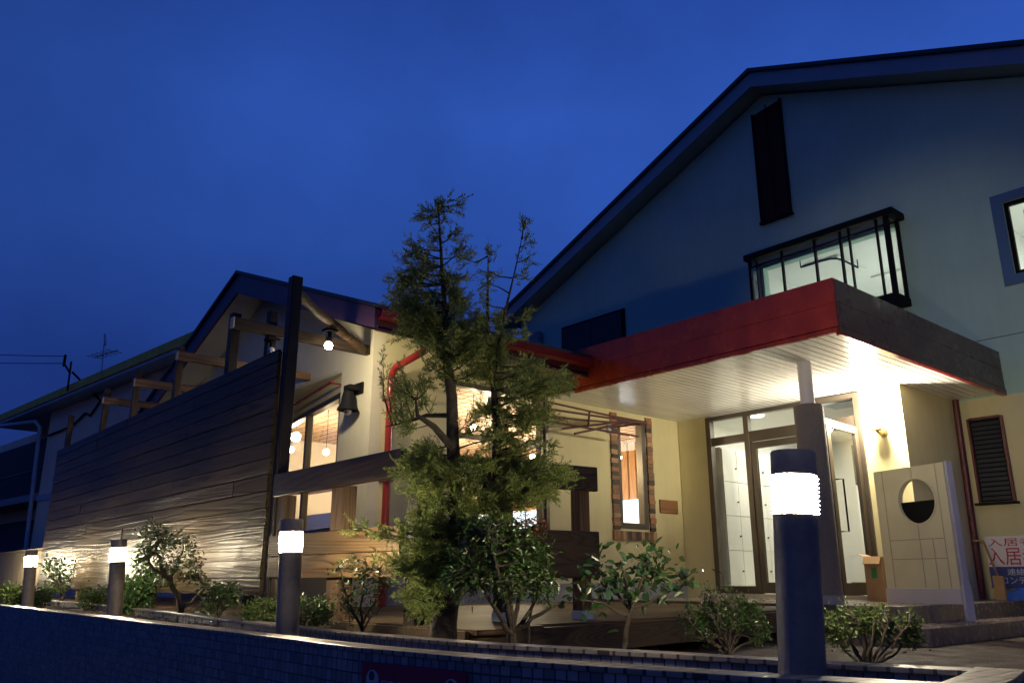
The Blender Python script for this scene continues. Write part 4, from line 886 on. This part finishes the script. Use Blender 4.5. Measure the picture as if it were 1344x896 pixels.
# -- the conifer
def conifer():
    rng = np.random.default_rng(21); base = zat(580, 850, -.36); d0 = dist(base); sc = d0/F
    t = Thing('conifer_tree', 'tall feathery conifer with a wispy top rising from the planter', 'tree', base)
    T = lambda pts: [at(x, y, d0+o) for x, y, o in pts]
    trunk = T([(580, 856, 0), (583, 815, 0), (592, 760, .02), (598, 690, .03), (597, 640, .02), (594, 570, .0), (593, 520, 0), (586, 470, 0), (584, 410, .02), (580, 350, .02), (577, 300, .03), (575, 264, .03)])
    tk = MB(); tk.tube(trunk, [.085, .070, .058, .048, .040, .034, .030, .024, .016, .010, .006, .002], 10)
    stem2 = T([(598, 700, .03), (632, 660, .12), (651, 610, .15), (652, 560, .12), (647, 500, .1), (640, 440, .12), (640, 380, .12), (641, 325, .12)]); tk.tube(stem2, [.034, .030, .026, .022, .017, .012, .007, .002], 8)
    stem3 = T([(647, 500, .1), (655, 450, .05), (664, 405, .02), (676, 355, 0), (687, 303, 0)]); tk.tube(stem3, [.012, .009, .007, .004, .0015], 6)
    bent = T([(596, 590, .0), (570, 560, -.1), (548, 545, -.12), (545, 520, -.1)]); tk.tube(bent, [.022, .018, .012, .004], 7)
    bent2 = T([(590, 545, 0), (560, 545, .1), (530, 555, .15), (505, 560, .15)]); tk.tube(bent2, [.014, .012, .007, .002], 6)
    lead = [(trunk, 1.0), (stem2, 1.0), (stem3, 1.0), (bent, 1), (bent2, 1)]
    nodes = []
    for l, _ in lead:
        for a, b in zip(l, l[1:]):
            for k in range(5): nodes.append(np.array(a.lerp(b, k/5)))
    nodes = np.array(nodes)
    # branch tips (px, py, sprays along the branch, spread)
    tips = []
    def reg(pts, n, jit, dj, dens):
        for (x, y) in pts:
            for _ in range(n): tips.append((x+rng.normal(0, jit), y+rng.normal(0, jit), rng.normal(0, dj), dens))
    # wispy top
    reg([(574, 268), (580, 285), (562, 300), (598, 272), (570, 318), (592, 310), (556, 285)], 2, 4, .04, 5)
    reg([(545, 330), (535, 345), (530, 365), (605, 335), (560, 350), (600, 360), (548, 372), (575, 360), (590, 375)], 3, 7, .10, 7)
    reg([(641, 328), (637, 350), (645, 375), (632, 395)], 1, 3, .05, 5)
    reg([(688, 303), (686, 320), (690, 340), (681, 358)], 1, 3, .04, 5)
    reg([(524, 378), (518, 395), (530, 405), (540, 420), (555, 405), (600, 405), (612, 395), (575, 400), (590, 425), (560, 430), (530, 430), (545, 440), (610, 430), (625, 425)], 4, 9, .14, 9)
    reg([(640, 425), (660, 435), (690, 425), (650, 450), (630, 445)], 2, 8, .12, 8)
    reg([(570, 450), (600, 450), (625, 465), (590, 470), (645, 465), (610, 440), (560, 445)], 6, 11, .17, 11)
    # middle, sparse on the left, reaching out to the right
    reg([(525, 480), (512, 500), (530, 510), (545, 495), (555, 525), (520, 545), (535, 560), (565, 500)], 2, 9, .15, 8)
    reg([(620, 480), (655, 485), (690, 482), (640, 510), (665, 515), (690, 500), (712, 490)], 3, 10, .16, 10)
    reg([(735, 498), (752, 497), (722, 505), (744, 505), (714, 520)], 2, 5, .08, 8)
    reg([(640, 545), (665, 555), (690, 560), (700, 540), (720, 545), (630, 565), (655, 585), (685, 585)], 4, 10, .16, 10)
    # broad lower mass
    reg([(555, 590), (535, 600), (570, 605), (545, 620), (528, 612), (585, 620), (560, 640), (535, 640), (600, 640)], 4, 9, .17, 12)
    reg([(620, 610), (645, 615), (670, 615), (695, 610), (715, 605), (640, 635), (670, 640), (695, 635), (620, 645)], 4, 10, .17, 12)
    reg([(722, 625), (738, 627), (742, 635), (730, 645), (715, 640), (705, 655)], 3, 7, .12, 11)
    reg([(580, 665), (605, 670), (635, 665), (660, 665), (690, 660), (555, 670), (545, 690), (570, 700), (600, 695), (625, 690), (655, 690)], 4, 10, .18, 11)
    reg([(540, 715), (560, 730), (580, 725), (550, 750), (535, 740), (575, 755), (560, 775), (540, 790), (590, 770), (565, 800), (600, 740)], 5, 10, .15, 10)
    reg([(515, 690), (500, 705), (485, 690), (510, 730), (460, 690), (495, 740), (525, 760)], 1, 7, .08, 9)
    SP = []; SD = []
    for (x, y, o, dens) in tips:
        tip = np.array(at(x, y, d0+.05+o))
        # attach to a node lower than the tip where one exists
        dd = ((nodes-tip)**2).sum(1) + np.maximum(0, nodes[:, 2]-tip[2]+.02)*.35
        nd = nodes[np.argmin(dd)]; Lb = np.linalg.norm(tip-nd)
        mid = (nd+tip)/2 + np.array([0, 0, -.05*Lb]) + rng.normal(0, .03*Lb+.003, 3)
        tk.tube([nd, mid, tip], [.004+.006*min(Lb, .5), .003+.003*min(Lb, .5), .001], 4, False)
        for k in range(int(dens*1.85)):
            u = rng.uniform(.35, 1.02)**.8; p = (nd*(1-u)**2 + 2*mid*u*(1-u) + tip*u*u) + rng.normal(0, .016, 3); od = unit(2*(mid-nd)*(1-u)+2*(tip-mid)*u+1e-6)
            SP.append(p); SD.append(unit(od*.75 + rng.normal(0, .45, 3) + [0, 0, .18]))
    SP = np.array(SP); SD = np.array(SD); n = len(SP)
    P = []; Dv = []; Ln = []; Wd = []
    a, b = ortho(SD); th = rng.uniform(0, 2*np.pi, n)[:, None]; s = a*np.cos(th)+b*np.sin(th); nn = np.cross(SD, s)
    SL = rng.uniform(.045, .09, n)[:, None]
    for k in range(12):
        u = (k+1)/12; sg_ = 1 if k % 2 else -1
        P.append(SP+SD*SL*u*.95); Dv.append(unit(SD*.75+s*sg_*(.75-.3*u)+rng.normal(0, .25, (n, 3)))); Ln.append(SL[:, 0]*(.52-.25*u)*rng.uniform(.7, 1.3, n)); Wd.append(np.full(n, .0058))
    P.append(SP); Dv.append(SD); Ln.append(SL[:, 0]*1.15); Wd.append(np.full(n, .005))
    t.part('trunk', tk, M['bark'], smooth=True)
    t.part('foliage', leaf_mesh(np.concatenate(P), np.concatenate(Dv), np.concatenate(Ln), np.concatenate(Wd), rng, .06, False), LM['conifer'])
    print('conifer sprays', n)
conifer()

# -- shrubs of the planter, near to far
def vase(name, label, base, cx, cy, rx, top, leaf, m, seed, n):
    r = random.Random(seed); st_ = []; bl = []
    for k in range(11):
        u = -1 + 2*k/10 + r.uniform(-.08, .08); tx = cx + u*rx; ty = cy + 14*abs(u)**2 + r.uniform(-12, 6); o = r.uniform(-.13, .13)
        st_.append([(base[0]+u*5, base[1]+2, 0), (base[0]+u*rx*.22, base[1]-18+8*abs(u), o*.3), (base[0]+(tx-base[0])*.62, base[1]+(ty-base[1])*.62+6*abs(u), o*.7), (tx, ty, o)])
        bl.append((tx, ty-2, 13, 9, n)); bl.append((tx+r.uniform(-8, 8), ty+12, 14, 11, int(n*1.1)))
        if r.random() < .6: bl.append((tx+r.uniform(-6, 6), ty-14-r.uniform(0, top), 4, 7, int(n*.22)))
    st_[0], st_[5] = st_[5], st_[0]
    plant(name, label, 'shrub', base, st_, bl, leaf, m, seed, lratio=.40, r0=.011, clump=9, upb=.45)
vase('azalea_shrub', 'spreading azalea shrub right of the nearest bollard, bare stems below', (1140, 880), 1146, 815, 56, 8, .018, LM['azalea'], 31, 19)
vase('azalea_shrub', 'darker azalea shrub left of the nearest bollard', (955, 860), 953, 805, 46, 12, .019, LM['dark'], 32, 19)
plant('camellia_shrub', 'open camellia with large glossy leaves before the deck corner', 'shrub', (820, 856), [[(820, 858, 0), (822, 830, 0), (828, 795, 0), (845, 755, 0), (850, 725, 0)], [(826, 800, 0), (800, 765, .05), (780, 738, .05)], [(827, 798, 0), (875, 780, -.05), (910, 750, -.08)], [(824, 810, 0), (790, 790, -.1), (755, 785, -.1)], [(830, 785, 0), (865, 750, .1), (880, 732, .1)], [(828, 795, 0), (820, 755, -.1), (815, 735, -.1)]],
      [(845, 736, 20, 16, 11), (800, 750, 24, 14, 12), (870, 757, 24, 16, 12), (900, 754, 16, 8, 6), (765, 782, 22, 8, 9), (820, 772, 26, 14, 11), (852, 780, 24, 10, 7), (780, 744, 12, 8, 4)], .058, LM['camellia'], 33, bark='bark2', lratio=.44, r0=.013, clump=5)
plant('nandina_shrub', 'dense nandina clump with thin stems in front of the conifer', 'shrub', (672, 857), [[(672, 858, 0), (672, 820, 0), (668, 770, 0), (660, 720, 0)], [(672, 835, 0), (695, 800, .05), (720, 760, .05)], [(672, 832, 0), (645, 790, -.05), (620, 745, -.05)], [(672, 825, 0), (685, 770, .1), (700, 720, .1)], [(672, 830, 0), (710, 805, -.05), (735, 792, -.05)], [(671, 820, 0), (655, 760, -.12), (640, 700, -.12)]],
      [(660, 715, 50, 34, 190), (625, 735, 38, 36, 130), (697, 720, 30, 32, 90), (665, 755, 58, 26, 150), (700, 765, 28, 20, 45), (600, 760, 26, 24, 50), (640, 690, 36, 16, 60)], .030, LM['nandina'], 34, lratio=.34, r0=.022, clump=8, upb=.0)
plant('nandina_shrub', 'reddish young nandina shoots at the top right of the dense clump', 'shrub', (690, 857), [[(690, 857, .12), (700, 780, .12), (702, 700, .12)]], [(700, 690, 20, 8, 16), (680, 685, 12, 6, 7)], .026, LM['reddish'], 35, lratio=.36, r0=.006, upb=.0)
plant('slender_shrub', 'slender young broadleaf shrub in front of the rail fence', 'shrub', (475, 836), [[(475, 838, 0), (474, 800, 0), (478, 760, 0), (480, 730, 0)], [(475, 825, 0), (455, 785, .05), (445, 745, .05)], [(475, 820, 0), (495, 780, -.05), (500, 750, -.05)], [(474, 830, 0), (462, 800, -.1), (452, 775, -.1)], [(475, 828, 0), (490, 805, .1), (505, 795, .1)]],
      [(478, 745, 26, 16, 32), (452, 750, 18, 18, 24), (495, 770, 18, 22, 30), (470, 785, 30, 22, 46), (460, 805, 22, 14, 16)], .028, LM['mid'], 36, lratio=.42, r0=.009, clump=5)
plant('low_shrub', 'low bushy shrub at the foot of the second bollard', 'shrub', (402, 832), [[(402, 834, 0), (402, 805, 0)], [(402, 826, 0), (418, 800, .05)], [(402, 826, 0), (388, 800, -.05)]], [(402, 806, 32, 22, 150), (425, 800, 16, 18, 45)], .026, LM['dark'], 37, lratio=.45, r0=.01)
plant('low_shrub', 'dark low shrub left of the second bollard', 'shrub', (345, 826), [[(345, 828, 0), (345, 800, 0)], [(345, 820, 0), (360, 798, .05)], [(345, 820, 0), (328, 800, -.05)]], [(347, 803, 30, 18, 140)], .030, LM['azalea'], 38, lratio=.4, r0=.012)
plant('berry_shrub', 'small shrub with a red berry beside the crooked tree', 'shrub', (287, 822), [[(287, 824, 0), (286, 800, 0), (284, 775, 0)], [(287, 812, 0), (300, 785, 0), (308, 772, 0)]], [(287, 782, 20, 18, 46), (305, 780, 14, 12, 20), (272, 795, 10, 12, 14)], .036, LM['dark'], 39, lratio=.45, r0=.008)
plant('crooked_tree', 'small crooked broadleaf tree right of the third bollard', 'tree', (235, 814), [[(235, 818, 0), (238, 795, 0), (228, 772, 0), (215, 750, 0), (205, 725, 0), (208, 700, 0)], [(237, 800, 0), (258, 785, .1), (268, 770, .1), (262, 758, .1)], [(220, 760, 0), (235, 735, .2), (245, 710, .2)], [(222, 762, 0), (200, 745, -.2), (188, 720, -.2)]],
      [(205, 700, 22, 14, 26), (232, 712, 18, 12, 20), (245, 732, 14, 14, 18), (195, 728, 18, 14, 24), (220, 738, 18, 12, 18), (185, 745, 12, 12, 10), (250, 755, 12, 10, 12), (212, 760, 20, 10, 16), (265, 768, 9, 8, 8)], .042, LM['mid'], 40, lratio=.34, r0=.032, clump=11, upb=.0)
plant('glossy_shrub', 'glossy leaved shrub at the foot of the third bollard', 'shrub', (172, 806), [[(172, 808, 0), (172, 780, 0)], [(172, 800, 0), (188, 770, .1)], [(172, 800, 0), (158, 785, -.1)]], [(176, 782, 26, 24, 120), (192, 765, 14, 22, 50), (160, 795, 14, 10, 30)], .050, leafmat('leaf_glossy', (.035, .07, .022), .12), 41, lratio=.5, r0=.016)
plant('low_shrub', 'round low shrub between the two left bollards', 'shrub', (122, 800), [[(122, 803, 0), (122, 785, 0)], [(122, 796, 0), (135, 778, .1)]], [(122, 786, 22, 15, 120)], .045, LM['azalea'], 42, lratio=.4, r0=.016)
plant('small_tree', 'small spreading tree right of the farthest bollard', 'tree', (78, 795), [[(80, 798, 0), (82, 775, 0), (78, 755, 0), (72, 740, 0)], [(81, 780, 0), (100, 758, .1), (112, 745, .1)], [(80, 772, 0), (65, 755, -.1)]], [(72, 742, 20, 12, 26), (102, 742, 16, 6, 14), (70, 766, 16, 12, 18), (92, 762, 12, 12, 12)], .058, LM['mid'], 43, lratio=.42, r0=.03)
plant('low_shrub', 'low hedge shrub at the far left end of the planter', 'shrub', (18, 796), [[(18, 798, 0), (18, 780, 0)], [(18, 794, 0), (-5, 780, .2)]], [(16, 780, 30, 12, 150), (-20, 780, 20, 12, 60)], .055, LM['azalea'], 44, lratio=.4, r0=.02)
plant('low_shrub', 'small low shrub right of the farthest bollard foot', 'shrub', (55, 797), [[(55, 799, 0), (55, 780, 0)]], [(52, 783, 16, 10, 50)], .05, LM['dark'], 45, lratio=.5, r0=.012)
# fallen leaves on the soil
rng = np.random.default_rng(19); lp_ = []
for k in range(1500):
    x = -1.2 - 14*rng.random()**1.5; y0, y1 = interp(front, x)+.14, interp(back, x)-.11; lp_.append([x, rng.uniform(y0, y1), -.352+rng.uniform(0, .006)])
lp_ = np.array(lp_); ld_ = unit(rng.normal(0, 1, (len(lp_), 3))*[1, 1, .25])
tag(mesh('leaf_litter', leaf_mesh(lp_, ld_, rng.uniform(.012, .04, len(lp_)), rng.uniform(.006, .018, len(lp_)), rng, .1), leafmat('leaf_dead', (.10, .055, .028), .7, .1, .6, .04)), 'scattered brown fallen leaves on the planter soil', 'leaf litter', kind='stuff')
# grass blades on the soil
rng = np.random.default_rng(9); gp_, gd_ = [], []
for k in range(420):
    x = -1.15 - 8*rng.random()**1.6; y0, y1 = interp(front, x)+.15, interp(back, x)-.12; p = np.array([x, rng.uniform(y0, y1), -.375]); 
    for q in range(3): gp_.append(p+rng.normal(0, .012, 3)*[1, 1, 0]); gd_.append(unit(np.array([rng.normal(0, .5), rng.normal(0, .5), 1.0])))
gp_, gd_ = np.array(gp_), np.array(gd_)
tag(mesh('grass_blades', leaf_mesh(gp_, gd_, rng.uniform(.02, .07, len(gp_)), np.full(len(gp_), .004), rng, .3), LM['mid']), 'sparse thin grass blades on the planter soil', 'grass', kind='stuff')
